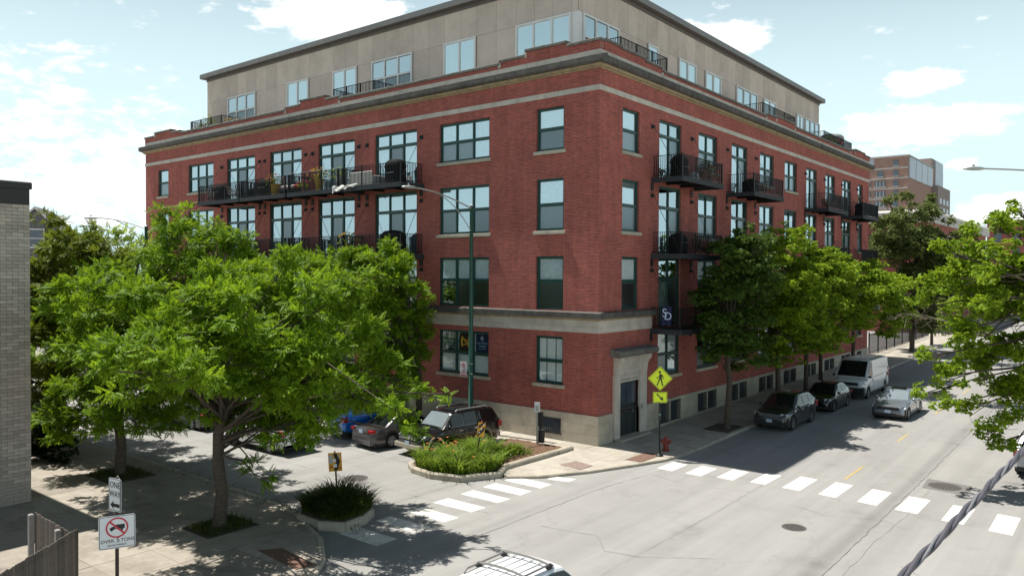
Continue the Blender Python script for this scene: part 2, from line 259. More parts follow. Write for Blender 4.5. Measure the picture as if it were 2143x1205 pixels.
def road_mat():
    m = bpy.data.materials.new('pale_worn_concrete_road'); m.use_nodes = True; t = m.node_tree; n = t.nodes; l = t.links; b = n['Principled BSDF']; b.inputs['Roughness'].default_value = 0.92; b.inputs['Specular IOR Level'].default_value = 0.25
    g = n.new('ShaderNodeNewGeometry')
    def noise(s, d=6, r=0.6, v=None):
        z = n.new('ShaderNodeTexNoise'); z.inputs['Scale'].default_value = s; z.inputs['Detail'].default_value = d; z.inputs['Roughness'].default_value = r; l.new(v or g.outputs['Position'], z.inputs['Vector']); return z
    def mth(op, a, bb):
        z = n.new('ShaderNodeMath'); z.operation = op
        for i, x in enumerate((a, bb)):
            if isinstance(x, (int, float)): z.inputs[i].default_value = x
            else: l.new(x, z.inputs[i])
        return z.outputs[0]
    big = noise(0.16, 7, 0.62); fine = noise(42, 3, 0.7); mid = noise(1.6, 8, 0.7)
    mp = n.new('ShaderNodeMapping'); mp.inputs['Scale'].default_value = (1.4, 0.05, 1); l.new(g.outputs['Position'], mp.inputs[0]); streak = noise(1.0, 5, 0.6, mp.outputs[0])
    v = mth('ADD', mth('MULTIPLY', big.outputs[0], 0.34), mth('ADD', mth('MULTIPLY', fine.outputs[0], 0.30), mth('ADD', mth('MULTIPLY', mid.outputs[0], 0.16), mth('MULTIPLY', streak.outputs[0], 0.55))))
    v = mth('ADD', v, 0.33)
    pz = noise(0.45, 9, 0.72); pr_ = n.new('ShaderNodeMapRange'); pr_.inputs['From Min'].default_value = 0.55; pr_.inputs['From Max'].default_value = 0.72; pr_.inputs['To Min'].default_value = 1.0; pr_.inputs['To Max'].default_value = 0.8; l.new(pz.outputs[0], pr_.inputs[0]); v = mth('MULTIPLY', v, pr_.outputs[0])
    sp_ = noise(7.0, 6, 0.8); sr_ = n.new('ShaderNodeMapRange'); sr_.inputs['From Min'].default_value = 0.68; sr_.inputs['From Max'].default_value = 0.76; sr_.inputs['To Min'].default_value = 1.0; sr_.inputs['To Max'].default_value = 0.72; l.new(sp_.outputs[0], sr_.inputs[0]); v = mth('MULTIPLY', v, sr_.outputs[0])
    # hairline cracks
    dn = noise(0.9, 5, 0.7); mv = n.new('ShaderNodeMixRGB'); mv.blend_type = 'LINEAR_LIGHT'; mv.inputs[0].default_value = 0.55; l.new(g.outputs['Position'], mv.inputs[1]); l.new(dn.outputs['Color'], mv.inputs[2])
    vo = n.new('ShaderNodeTexVoronoi'); vo.feature = 'DISTANCE_TO_EDGE'; vo.inputs['Scale'].default_value = 0.14; l.new(mv.outputs[0], vo.inputs['Vector'])
    ck = n.new('ShaderNodeMapRange'); ck.inputs['From Min'].default_value = 0.0; ck.inputs['From Max'].default_value = 0.0022; ck.inputs['To Min'].default_value = 0.78; ck.inputs['To Max'].default_value = 1.0; l.new(vo.outputs[0], ck.inputs[0])
    v = mth('MULTIPLY', v, ck.outputs[0])
    sx_ = n.new("ShaderNodeSeparateXYZ"); l.new(g.outputs["Position"], sx_.inputs[0]); dd = mth("ABSOLUTE", mth("SUBTRACT", sx_.outputs[0], 12.6), 0); bd = n.new("ShaderNodeMapRange"); bd.interpolation_type = "SMOOTHSTEP"; bd.inputs["From Max"].default_value = 0.42; bd.inputs["To Min"].default_value = 0.8; l.new(dd, bd.inputs[0]); v = mth("MULTIPLY", v, bd.outputs[0])
    hs = n.new('ShaderNodeHueSaturation'); hs.inputs['Color'].default_value = (0.262, 0.258, 0.248, 1); l.new(v, hs.inputs['Value']); l.new(hs.outputs[0], b.inputs['Base Color'])
    bm = n.new('ShaderNodeBump'); bm.inputs['Strength'].default_value = 0.35; bm.inputs['Distance'].default_value = 0.01; l.new(fine.outputs[0], bm.inputs['Height']); l.new(bm.outputs[0], b.inputs['Normal'])
    return m
M['road'] = road_mat()
def paint_mat():
    m = bpy.data.materials.new('worn_white_road_paint'); m.use_nodes = True; t = m.node_tree; n = t.nodes; l = t.links; b = n['Principled BSDF']; b.inputs['Roughness'].default_value = 0.85
    g = n.new('ShaderNodeNewGeometry'); z = n.new('ShaderNodeTexNoise'); z.inputs['Scale'].default_value = 4.5; z.inputs['Detail'].default_value = 11; z.inputs['Roughness'].default_value = 0.8; l.new(g.outputs['Position'], z.inputs['Vector'])
    r = n.new('ShaderNodeMapRange'); r.inputs['From Min'].default_value = 0.49; r.inputs['From Max'].default_value = 0.66; l.new(z.outputs[0], r.inputs[0])
    mx = n.new('ShaderNodeMixRGB'); l.new(r.outputs[0], mx.inputs[0]); mx.inputs[1].default_value = (0.68, 0.665, 0.62, 1); mx.inputs[2].default_value = (0.34, 0.33, 0.31, 1); l.new(mx.outputs[0], b.inputs['Base Color'])
    return m
M['paint'] = paint_mat()

# ------------------------------------------------------------------ mesh helpers
class MB:
    def __init__(s): s.v = []; s.f = []; s.m = []
    def add(s, vs, fs, mi=0):
        k = len(s.v); s.v += [tuple(map(float, p)) for p in vs]; s.f += [tuple(i+k for i in f) for f in fs]; s.m += [mi]*len(fs); return s
    def box(s, x0, x1, y0, y1, z0, z1, mi=0):
        return s.add([(x0,y0,z0),(x1,y0,z0),(x1,y1,z0),(x0,y1,z0),(x0,y0,z1),(x1,y0,z1),(x1,y1,z1),(x0,y1,z1)],
                     [(0,3,2,1),(4,5,6,7),(0,1,5,4),(1,2,6,5),(2,3,7,6),(3,0,4,7)], mi)
    def bbox(s, x0, x1, y0, y1, z0, z1, b=0.02, mi=0):
        """box whose four top edges are chamfered"""
        vs = [(x0,y0,z0),(x1,y0,z0),(x1,y1,z0),(x0,y1,z0),(x0,y0,z1-b),(x1,y0,z1-b),(x1,y1,z1-b),(x0,y1,z1-b),(x0+b,y0+b,z1),(x1-b,y0+b,z1),(x1-b,y1-b,z1),(x0+b,y1-b,z1)]
        fs = [(0,3,2,1),(8,9,10,11)]
        for i in range(4):
            j = (i+1) % 4; fs += [(i,j,4+j,4+i),(4+i,4+j,8+j,8+i)]
        return s.add(vs, fs, mi)
    def tube(s, pts, r, n=8, mi=0, cap=True):
        pts = [Vector(p) for p in pts]; k0 = len(s.v); m = len(pts)
        rr = r if isinstance(r, (list, tuple)) else [r]*m
        ref = None
        for i, p in enumerate(pts):
            d = (pts[min(i+1, m-1)]-pts[max(i-1, 0)]).normalized()
            if ref is None: ref = Vector((0,0,1)) if abs(d.z) < 0.9 else Vector((1,0,0))
            a = d.cross(ref).normalized(); b = d.cross(a).normalized(); ref = a.cross(d).normalized() if False else ref
            for q in range(n):
                t = 2*math.pi*q/n; s.v.append(tuple(p+a*(rr[i]*math.cos(t))+b*(rr[i]*math.sin(t))))
        for i in range(m-1):
            for q in range(n):
                s.f.append((k0+i*n+q, k0+i*n+(q+1) % n, k0+(i+1)*n+(q+1) % n, k0+(i+1)*n+q)); s.m.append(mi)
        if cap:
            s.f.append(tuple(k0+q for q in range(n))); s.m.append(mi); s.f.append(tuple(k0+(m-1)*n+q for q in reversed(range(n)))); s.m.append(mi)
        return s
    def bar(s, a, b, w=0.02, mi=0): return s.tube([a, b], w*0.7071, 4, mi)
    def prism(s, poly, z0, z1, mi=0):
        n = len(poly); vs = [(x, y, z0) for x, y in poly]+[(x, y, z1) for x, y in poly]
        fs = [tuple(range(n, 2*n)), tuple(reversed(range(n)))]+[(i, (i+1) % n, n+(i+1) % n, n+i) for i in range(n)]
        return s.add(vs, fs, mi)
    def plate(s, poly, d0, d1, mi=0):
        """outline in x,z given thickness along y"""
        n = len(poly); vs = [(x, d0, z) for x, z in poly]+[(x, d1, z) for x, z in poly]
        fs = [tuple(range(n)), tuple(reversed(range(n, 2*n)))]+[(i, n+i, n+(i+1) % n, (i+1) % n) for i in range(n)]
        return s.add(vs, fs, mi)
    def lathe(s, prof, c=(0,0,0), n=16, mi=0):
        k = len(s.v); m = len(prof)
        for r, z in prof:
            for q in range(n):
                t = 2*math.pi*q/n; s.v.append((c[0]+r*math.cos(t), c[1]+r*math.sin(t), c[2]+z))
        for i in range(m-1):
            for q in range(n): s.f.append((k+i*n+q, k+i*n+(q+1) % n, k+(i+1)*n+(q+1) % n, k+(i+1)*n+q)); s.m.append(mi)
        s.f.append(tuple(k+(m-1)*n+q for q in range(n))); s.m.append(mi); s.f.append(tuple(k+q for q in reversed(range(n)))); s.m.append(mi)
        return s
    def ball(s, c, r, n=10, m=6, mi=0, sq=(1,1,1), jit=0):
        k = len(s.v)
        for i in range(m+1):
            p = math.pi*i/m
            for q in range(n):
                t = 2*math.pi*q/n; j = 1+jit*rnd.uniform(-1, 1)
                s.v.append((c[0]+r*sq[0]*j*math.sin(p)*math.cos(t), c[1]+r*sq[1]*j*math.sin(p)*math.sin(t), c[2]+r*sq[2]*j*math.cos(p)))
        for i in range(m):
            for q in range(n): s.f.append((k+i*n+q, k+(i+1)*n+q, k+(i+1)*n+(q+1) % n, k+i*n+(q+1) % n)); s.m.append(mi)
        return s
    def mesh(s, name, mats, smooth=False):
        me = bpy.data.meshes.new(name); me.from_pydata(s.v, [], s.f)
        for x in (mats if isinstance(mats, (list, tuple)) else [mats]): me.materials.append(x)
        me.polygons.foreach_set('material_index', s.m)
        if smooth: me.polygons.foreach_set('use_smooth', [True]*len(s.f))
        me.update(); return me
    def build(s, name, mats, parent=None, smooth=False, loc=(0,0,0), rot=(0,0,0), angle=None):
        me = s.mesh(name, mats, smooth)
        if angle: 
            me.polygons.foreach_set('use_smooth', [True]*len(s.f)); me.set_sharp_from_angle(angle=R(angle))
        return link(name, me, parent, loc, rot)
def link(name, me, parent=None, loc=(0,0,0), rot=(0,0,0)):
    o = bpy.data.objects.new(name, me); col.objects.link(o); o.location = loc; o.rotation_euler = rot
    if parent: o.parent = parent
    return o
def tag(o, label, cat, group=None, kind=None):
    if label: o['label'] = label
    if cat: o['category'] = cat
    if group: o['group'] = group
    if kind: o['kind'] = kind
    return o
def thing(name, label, cat, loc=(0,0,0), rz=0, group=None):
    o = bpy.data.objects.new(name, None); col.objects.link(o); o.location = loc; o.rotation_euler = (0, 0, rz); o.empty_display_size = 0.2
    return tag(o, label, cat, group)
def struct(o): o['kind'] = 'structure'; return o
def stuff(o): o['kind'] = 'stuff'; return o
def text(s, size, name, m, parent, loc, rot, ext=0.003, sx=1.0, align='CENTER'):
    c = bpy.data.curves.new(name, 'FONT'); c.body = s; c.size = size; c.align_x = align; c.align_y = 'CENTER'; c.extrude = ext; c.resolution_u = 3
    t = bpy.data.objects.new('tmp_text', c); col.objects.link(t); bpy.context.view_layer.update()
    me = bpy.data.meshes.new_from_object(t); bpy.data.objects.remove(t); me.materials.clear(); me.materials.append(m)
    o = link(name, me, parent, loc, rot); o.scale = (sx, 1, 1); return o

GRADE, GY0 = 0.013, 4.0
def gh(y): return max(0.0, min(y, 160)-GY0)*GRADE          # the avenue climbs gently away from the corner
def sg(u, v, z0=-0.12):
    d = ray(u, v); t = (z0+GRADE*(CAM[1]-GY0)-CAM[2])/(d[2]-GRADE*d[1]); P = CAM+d*t
    return P if P[1] > GY0 else gz(u, v, z0)
ZR = -0.12
# ------------------------------------------------------------------ ground, road, pavements
g = MB()
NR = 64
g.add([(3000*math.cos(2*math.pi*i/NR), 3000*math.sin(2*math.pi*i/NR), -0.6) for i in range(NR)], [tuple(range(NR))])
struct(g.build('ground', mat('distant_ground', (0.10, 0.11, 0.07), 0.95, var=0.3, scale=0.02, coord='World')))
ys = [-150, GY0, 160, 420]; xs = [-260, 260]
g = MB()
for i in range(3):
    a, b = ys[i], ys[i+1]; za, zb = ZR+gh(a), ZR+gh(b)
    g.add([(xs[0],a,za),(xs[1],a,za),(xs[1],b,zb),(xs[0],b,zb)], [(0,1,2,3)])
road = struct(g.build('road', M['road']))

def sheet(name, poly, m, parent, lift=0.004, thick=0.002, z=ZR):
    g = MB(); n = len(poly)
    vs = [(x, y, z+gh(y)+lift-thick) for x, y in poly]+[(x, y, z+gh(y)+lift) for x, y in poly]
    g.add(vs, [tuple(range(n, 2*n))]+[(i, (i+1) % n, n+(i+1) % n, n+i) for i in range(n)])
    return g.build(name, m, parent)
def quad(x0, x1, y0, y1): return [(x0,y0),(x1,y0),(x1,y1),(x0,y1)]
for y0, y1 in ((-15.1,-14.3),(-13.57,-12.9),(-12.25,-11.57),(-10.91,-10.2),(-9.5,-8.85),(-8.28,-7.58),(-7.04,-6.35)):
    j = lambda: rnd.uniform(-.03, .03)
    sheet('crosswalk_bar', [(0.2+j(), y0+j()), (1.97+j(), y0+j()), (2.0+j(), y1+j()), (0.22+j(), y1+j())], M['paint'], road)
sheet('crosswalk_bar', [(1.42,-5.85),(2.29,-5.63),(2.28,-5.09),(1.4,-5.35)], M['paint'], road)
for x0, x1, y0, y1 in ((3.9,4.6,-1.5,-.1),(5.16,5.85,-1.5,.06),(6.4,7.1,-1.28,.37),(7.7,8.32,-1.09,.68),(8.96,9.63,-1.1,1.0),(10.3,10.95,-1.14,1.0),(11.68,12.35,-1.22,.87),(12.97,13.67,-1.37,.72),(14.42,15.08,-1.66,.53),(15.78,16.45,-1.88,.32)):
    sheet('crosswalk_bar', [(x0+rnd.uniform(-.02,.02), y0), (x1, y0-.05), (x1+rnd.uniform(-.02,.02), y1-.03), (x0, y1+.02)], M['paint'], road)
for y0, y1 in ((1.7,4.3),(10.3,12.4),(19,21.4),(28,30.5),(37,39.5)):
    sheet('centre_dash', quad(10.40, 10.49, y0, y1), M['yellow_paint'], road)
def crack(pts, wid, name='joint_seal', seed=0):
    r = random.Random(seed); P = []
    for a, b in zip(pts[:-1], pts[1:]):
        n = max(2, int(math.dist(a, b)/0.35))
        for i in range(n):
            t = i/n; P.append((a[0]+(b[0]-a[0])*t+r.gauss(0, .022), a[1]+(b[1]-a[1])*t+r.gauss(0, .022)))
    P.append(pts[-1]); g = MB(); vs = []; 
    for i, p in enumerate(P):
        q = P[min(i+1, len(P)-1)]; o = P[max(i-1, 0)]; d = Vector((q[0]-o[0], q[1]-o[1])).normalized(); ww = wid*.75*r.uniform(.3, 1.3)/2
        for s_ in (1, -1): vs.append((p[0]-d.y*ww*s_, p[1]+d.x*ww*s_, ZR+gh(p[1])+0.006))
    g.add(vs, [(2*i, 2*i+1, 2*i+3, 2*i+2) for i in range(len(P)-1)]); return g.build(name, M['seal'], road)
crack([(12.95,-30),(12.9,-9),(12.88,-2),(12.82,14),(12.8,60)], .035, seed=1); crack([(3.72,-30),(3.7,-12.6),(3.72,-5.9),(4.3,-1),(4.4,3)], .022, seed=2)
crack([(13.4,-14),(13.3,-5),(13.45,-1),(13.35,4)], .014, seed=3); crack([(-.9,-13.5),(-.85,-11.8),(-.78,-8.5)], .02, seed=4)
crack([(-60,-10.9),(-20,-10.9),(-4,-10.7),(-.9,-10.8),(2.5,-10.6)], .016, seed=5); crack([(-60,-7.4),(-12,-7.4),(-4.4,-7.5)], .02, seed=6)
crack([(8.3,-14),(8.35,-6),(8.2,1),(8.25,8)], .012, seed=7); crack([(4.6,-10.6),(6.5,-10.2),(7.4,-11.2),(8.4,-11.0),(10.2,-9.7)], .018, 'crack', 8); crack([(10.2,-3.2),(11.3,-3.6),(12.9,-2.9),(14,-3.5)], .016, 'crack', 9)
crack([(4.2,-2.5),(6,-3.1),(8.3,-2.4)], .012, 'crack', 10); crack([(14.4,-7),(15.5,-7.8),(17.3,-7.4)], .014, 'crack', 11); crack([(-12,-9.2),(-9.8,-9.6),(-7.7,-9.0),(-5,-9.4)], .014, 'crack', 12)
def manhole(x, y, r, label, name='manhole_cover'):
    g = MB(); z = ZR+gh(y)
    g.lathe([(r+.06, 0.001), (r+.055, .008), (r+.01, .009), (r, .003), (r*.98, .010), (r*.02, .011)], (0,0,0), 28)
    for i in range(-4, 5):
        for k in range(-4, 5):
            if math.hypot(i, k) < 4.2: g.box(i*r*.21-.025, i*r*.21+.025, k*r*.21-.025, k*r*.21+.025, .008, .017)
    return tag(g.build(name, M['cast'], None, loc=(x, y, z)), label, 'manhole cover')
manhole(10.93, -5.5, .32, 'round cast iron manhole cover in bare road before the long crosswalk')
manhole(13.72, 3.06, .52, 'large manhole cover set in a dark square asphalt patch')
manhole(-4.46, -10.53, .42, 'faint manhole cover in the side street beside the daylily planter')
sheet('asphalt_patch', [(13.07,2.3),(14.58,2.15),(14.53,3.78),(12.97,3.94)], M['patch'], road, 0.003)

def inside(p, poly):
    c = False; n = len(poly)
    for i in range(n):
        (x1, y1), (x2, y2) = poly[i], poly[(i+1) % n]
        if (y1 > p[1]) != (y2 > p[1]) and p[0] < (x2-x1)*(p[1]-y1)/(y2-y1)+x1: c = not c
    return c
SLABS = {}
def pavement(name, polys, grids, kerbs, cm='conc'):
    g = MB()
    for poly in polys:
        n = len(poly); vs = [(x, y, ZR-.15+gh(y)) for x, y in poly]+[(x, y, -0.012+gh(y)) for x, y in poly]
        g.add(vs, [tuple(range(n, 2*n))]+[(i, (i+1) % n, n+(i+1) % n, n+i) for i in range(n)])
    base = struct(g.build(name, M[cm]))
    for (x0, x1, y0, y1, sx, sy, ok) in grids:
        k = (round(sx, 3), round(sy, 3), cm)
        if k not in SLABS:
            b = MB().bbox(-sx/2+.007, sx/2-.007, -sy/2+.007, sy/2-.007, -.05, 0, .008); SLABS[k] = b.mesh('slab', M[cm])
        x = x0+sx/2
        while x < x1:
            y = y0+sy/2
            while y < y1:
                cs = [(x+a*sx/2, y+b_*sy/2) for a in (-1, 1) for b_ in (-1, 1)]
                if all(any(inside(c, p) for p in polys) for c in cs) and ok(x, y):
                    link('slab', SLABS[k], base, (x, y, gh(y)+rnd.uniform(-.004, .003)), (math.atan(GRADE) if y > GY0 else rnd.uniform(-.002, .002), rnd.uniform(-.002, .002), 0))
                y += sy
            x += sx
    for pts, hgt, wd in kerbs:
        for a, b in zip(pts[:-1], pts[1:]):
            n = max(1, round(math.dist(a, b)/1.9)); 
            for i in range(n):
                p = (a[0]+(b[0]-a[0])*i/n, a[1]+(b[1]-a[1])*i/n); q = (a[0]+(b[0]-a[0])*(i+1)/n, a[1]+(b[1]-a[1])*(i+1)/n); ln = math.dist(p, q)
                m = (p[0]+q[0])/2, (p[1]+q[1])/2; key = ('kerb', round(ln, 2), hgt, wd)
                if key not in SLABS: SLABS[key] = MB().bbox(-ln/2+.006, ln/2-.006, -wd/2, wd/2, -.2, hgt, .03).mesh('kerb_stone', M['kerb'])
                link('kerb_stone', SLABS[key], base, (m[0], m[1], gh(m[1])+rnd.uniform(-.003, .004)), (0, 0, math.atan2(q[1]-p[1], q[0]-p[0])))
    return base
curve_a = [(-.35,-6.55),(0.1,-6.75),(1.09,-5.89),(2.13,-4.06),(3.03,-1.78),(3.55,-.25),(3.72,1.2),(3.7,GY0)]
poly_a1 = [(-70,-1.9),(-4.2,-1.9),(-4.2,-6.2)]+[(-.6,-6.2)]+curve_a+[(-.4,GY0),(-.4,.3),(-70,.3)]
poly_a2 = [(-.4,GY0),(3.7,GY0),(3.5,60),(3.5,160),(-.4,160)]
pave_a = pavement('pavement', [poly_a1, poly_a2],
    [(-45.05,-.05,-1.88,-.02,1.55,.93,lambda x,y: True), (-.05,3.6,-6.1,GY0,1.5,1.5,lambda x,y: x > 0), (0.03,3.45,GY0,70,1.71,1.6,lambda x,y: True)],
    [([(-70,-1.86),(-4.25,-1.86)], .012, .16), (curve_a[1:], -.004, .15), ([(3.66,GY0),(3.46,60),(3.46,110)], .012, .16)])
curve_b = [(-80,-14.6),(-4.6,-14.62),(-2,-15.0),(0.4,-15.95),(1.8,-16.93),(2.6,-17.85),(3.2,-19.5),(3.4,-22),(3.4,-80)]
poly_b = curve_b+[(-80,-80)]
pave_b = pavement('pavement', [poly_b], [(-30,3,-31,-14.75,1.62,1.62,lambda x,y: not (x < -10.2 and y < -19.9))], [(curve_b[1:8], .008, .17), ([(-45,-14.6),(-4.6,-14.62)], .012, .17)], 'conc_shade')
poly_c = [[(17.4,-80),(17.4,GY0),(60,GY0),(60,-80)], [(17.4,GY0),(17.4,160),(60,160),(60,GY0)]]
pave_c = pavement('pavement', poly_c, [], [([(17.45,-40),(17.45,GY0),(17.45,70)], .012, .16)])
# far street block beyond the building keeps the pavement going
def pav_plate(name, poly, m, parent, z=.003, th=.03):
    g = MB(); n = len(poly); vs = [(x, y, z-th+gh(y)) for x, y in poly]+[(x, y, z+gh(y)) for x, y in poly]
    return g.add(vs, [tuple(range(n, 2*n))]+[(i, (i+1) % n, n+(i+1) % n, n+i) for i in range(n)]).build(name, m, parent)
pav_plate('tactile_plate', [(2.35,-1.5),(3.1,-1.45),(3.14,.3),(2.4,.28)], M['tactile'], pave_a, .010)
pav_plate('tactile_plate', [(.72,-4.04),(1.83,-4.12),(1.86,-3.28),(.87,-3.05)], M['tactile_grey'], pave_a, .010)
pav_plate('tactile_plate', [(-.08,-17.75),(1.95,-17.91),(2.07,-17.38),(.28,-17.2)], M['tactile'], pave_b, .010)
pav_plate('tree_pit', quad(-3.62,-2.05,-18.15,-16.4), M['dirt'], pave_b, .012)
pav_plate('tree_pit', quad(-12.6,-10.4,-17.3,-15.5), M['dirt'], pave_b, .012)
pav_plate('tree_pit', [(2.1,6.6),(3.45,6.6),(3.45,8.6),(2.1,8.6)], M['dirt'], pave_a, .012)
for yy in (15, 19.6, 22, 30, 38): pav_plate('tree_pit', quad(2.2, 3.4, yy-.8, yy+.8), M['dirt'], pave_a, .012)

# ------------------------------------------------------------------ planters
def blades(n, region, hmin, hmax, m, name, parent, width=.022, seed=0, lean=.55, zb=0.1):
    r = np.random.default_rng(seed); V = []; F = []; k = 0
    for i in range(n):
        x, y, hs = region(r); a = r.uniform(0, 2*math.pi); h = r.uniform(hmin, hmax)*hs; ln = lean*r.uniform(.4, 1.3)*h
        dx, dy = math.cos(a), math.sin(a); px, py = -dy, dx; W_ = width*r.uniform(.7, 1.3)
        for t, ww in ((0, 1), (.45, .95), (.8, .6), (1, .06)):
            zz = zb+h*(t-.38*max(0, t-.55)**1.3*2.4*lean); o = ln*t*t
            V += [(x+dx*o+px*W_*ww, y+dy*o+py*W_*ww, zz), (x+dx*o-px*W_*ww, y+dy*o-py*W_*ww, zz)]
        F += [(k, k+1, k+3, k+2), (k+2, k+3, k+5, k+4), (k+4, k+5, k+7, k+6)]; k += 8
    me = bpy.data.meshes.new(name); me.from_pydata(V, [], F); me.materials.append(m); me.update()
    return link(name, me, parent)
def kerb_run(pts, parent, w=.24, h=.24, z=ZR, seg=1.3):
    for a, b in zip(pts[:-1], pts[1:]):
        n = max(1, round(math.dist(a, b)/seg))
        for i in range(n):
            p = [a[q]+(b[q]-a[q])*i/n for q in (0, 1)]; q_ = [a[q]+(b[q]-a[q])*(i+1)/n for q in (0, 1)]; ln = math.dist(p, q_)
            MB().bbox(-ln/2-.03, ln/2+.03, -w/2, w/2, -.1, h, .05).build('kerb_stone', M['kerb'], parent, loc=((p[0]+q_[0])/2, (p[1]+q_[1])/2, z+rnd.uniform(-.006, .006)), rot=(0, 0, math.atan2(q_[1]-p[1], q_[0]-p[0])))
pl = thing('planter_bed', 'concrete kerbed corner planter with daylilies and a bare mulch bed', 'planter')
nose = [(-4.05,-5.9),(-4.0,-8.0),(-3.3,-8.48),(-2.15,-8.65),(-.95,-8.3),(-.2,-6.85),(-.62,-6.0)]
kerb_run(nose, pl); kerb_run([(-.62,-6.0),(-.55,-3.6),(-.5,-1.4)], pl, h=.3); kerb_run([(-4.05,-5.9),(-4.05,-2.0)], pl, h=.24)
MB().prism([(-4.0,-5.95),(-3.95,-7.95),(-3.3,-8.4),(-2.15,-8.55),(-1,-8.2),(-.3,-6.85),(-.7,-6.0)], -.1, .05).build('soil', M['soil'], pl)
g = MB(); nx, ny = 22, 30; V = []
for j in range(ny+1):
    for i in range(nx+1): V.append((-3.95+3.3*i/nx, -5.94+4.45*j/ny, .05+rnd.uniform(-.03, .05)+.08*math.sin(i/nx*math.pi)*math.sin(j/ny*math.pi)))
g.add(V, [(j*(nx+1)+i, j*(nx+1)+i+1, (j+1)*(nx+1)+i+1, (j+1)*(nx+1)+i) for j in range(ny) for i in range(nx)]); g.build('mulch', M['soil'], pl, smooth=True)
def lilreg(r):
    while True:
        x, y = r.uniform(-3.9, -.45), r.uniform(-8.45, -4.2)
        if inside((x, y), [(-3.85,-4.2),(-3.85,-7.9),(-3.2,-8.35),(-2.1,-8.5),(-1.05,-8.2),(-.45,-6.9),(-.8,-6.0),(-1.6,-4.6),(-2.4,-4.2)]): return x, y, (.75+.35*math.sin(x*3.1+y*2.3)*math.cos(y*1.7))*r.uniform(.7, 1.2)
dl = stuff(blades(5600, lilreg, .35, 1.05, M['lily'], 'daylily_leaves', None, .022, 3, .9)); tag(dl, 'clump of arching green daylily leaves in the corner planter', 'daylilies')
g = MB()
for i in range(20):
    x, y, _ = lilreg(rng); 
    if i < 12: x, y = rng.normal(-3.35, .35), rng.normal(-6.6, .5)
    h = rng.uniform(.6, .95)
    for a in range(5):
        t = a*1.257+i; p = Vector((x, y, h)); q = Vector((x+0.05*math.cos(t), y+.05*math.sin(t), h+.035)); s_ = Vector((-.02*math.sin(t), .02*math.cos(t), 0))
        g.add([p, q-s_, q+Vector((.02*math.cos(t), .02*math.sin(t), -.02)), q+s_], [(0, 1, 2, 3)])
tag(stuff(g.build('daylily_flowers', M['orange'])), 'orange daylily flowers among the planter leaves', 'flowers')
def tuft(r):
    a, d = r.uniform(0, 6.28), abs(r.normal(0, .42)); return -1.75+d*math.cos(a), -4.0+d*math.sin(a)*1.3, max(.25, .9-d*.7)
tag(stuff(blades(700, tuft, .3, .75, M['lily'], 'grass_tuft', None, .014, 5, .8)), 'loose tuft of straw and green grass on the mulch bed', 'grass')
g = MB()
for i in range(5): g.ball((-1.75+rng.uniform(-.2, .2), -4.5+rng.uniform(-.25, .25), .12), rng.uniform(.07, .12), 7, 5, sq=(1.3, 1, .7), jit=.15)
tag(g.build('rock_pile', M['kerb']), 'few grey rocks beside the daylilies in the planter', 'rocks')
p2 = thing('planter_bed', 'low concrete kerb planter filled with dark grass by the shaded crosswalk', 'planter')
near = [(-2.25,-14.4),(-1.5,-13.2),(-1.0,-13.0),(-.3,-13.35),(.1,-14.05),(.2,-14.85),(-.5,-15.25),(-1.6,-15.2),(-2.25,-14.4)]
kerb_run(near, p2, .2, .28, ZR, .8); MB().prism(near[:-1], -.1, .2).build('soil', M['dirt'], p2)
def nreg(r):
    while True:
        x, y = r.uniform(-2.1, .1), r.uniform(-15.1, -13.1)
        if inside((x, y), near[:-1]): return x, y, (.45+.5*(1-min(1, math.hypot(x+1.05, y+14.1)/1.2)))*r.uniform(.6, 1.25)*(1+.25*math.sin(x*5)*math.cos(y*4))
tag(stuff(blades(6000, nreg, .6, 1.25, M['lily_dark'], 'dark_grass', None, .017, 7, .85, .15)), 'dark green clump of long grass in the low kerb planter', 'grass')
def weeds(r): 
    t = r.uniform(0, 1); return -12+13*t+r.normal(0, .15), -14.7+r.normal(0, .18), r.uniform(.3, 1)
tag(stuff(blades(500, weeds, .08, .25, M['lily_dark'], 'kerb_weeds', None, .01, 9, .8, -.05)), 'thin weeds growing along the shaded kerb', 'weeds')
def pitw(r):
    if r.uniform() < .5: return r.uniform(-3.55, -2.1), r.uniform(-18.1, -16.45), r.uniform(.3, 1)
    return r.uniform(-12.5, -10.5), r.uniform(-17.2, -15.6), r.uniform(.3, 1)
tag(stuff(blades(1500, pitw, .12, .38, M['lily_dark'], 'tree_pit_weeds', None, .012, 10, .8, 0)), 'low weeds round the trunks in the pavement tree pits', 'weeds')
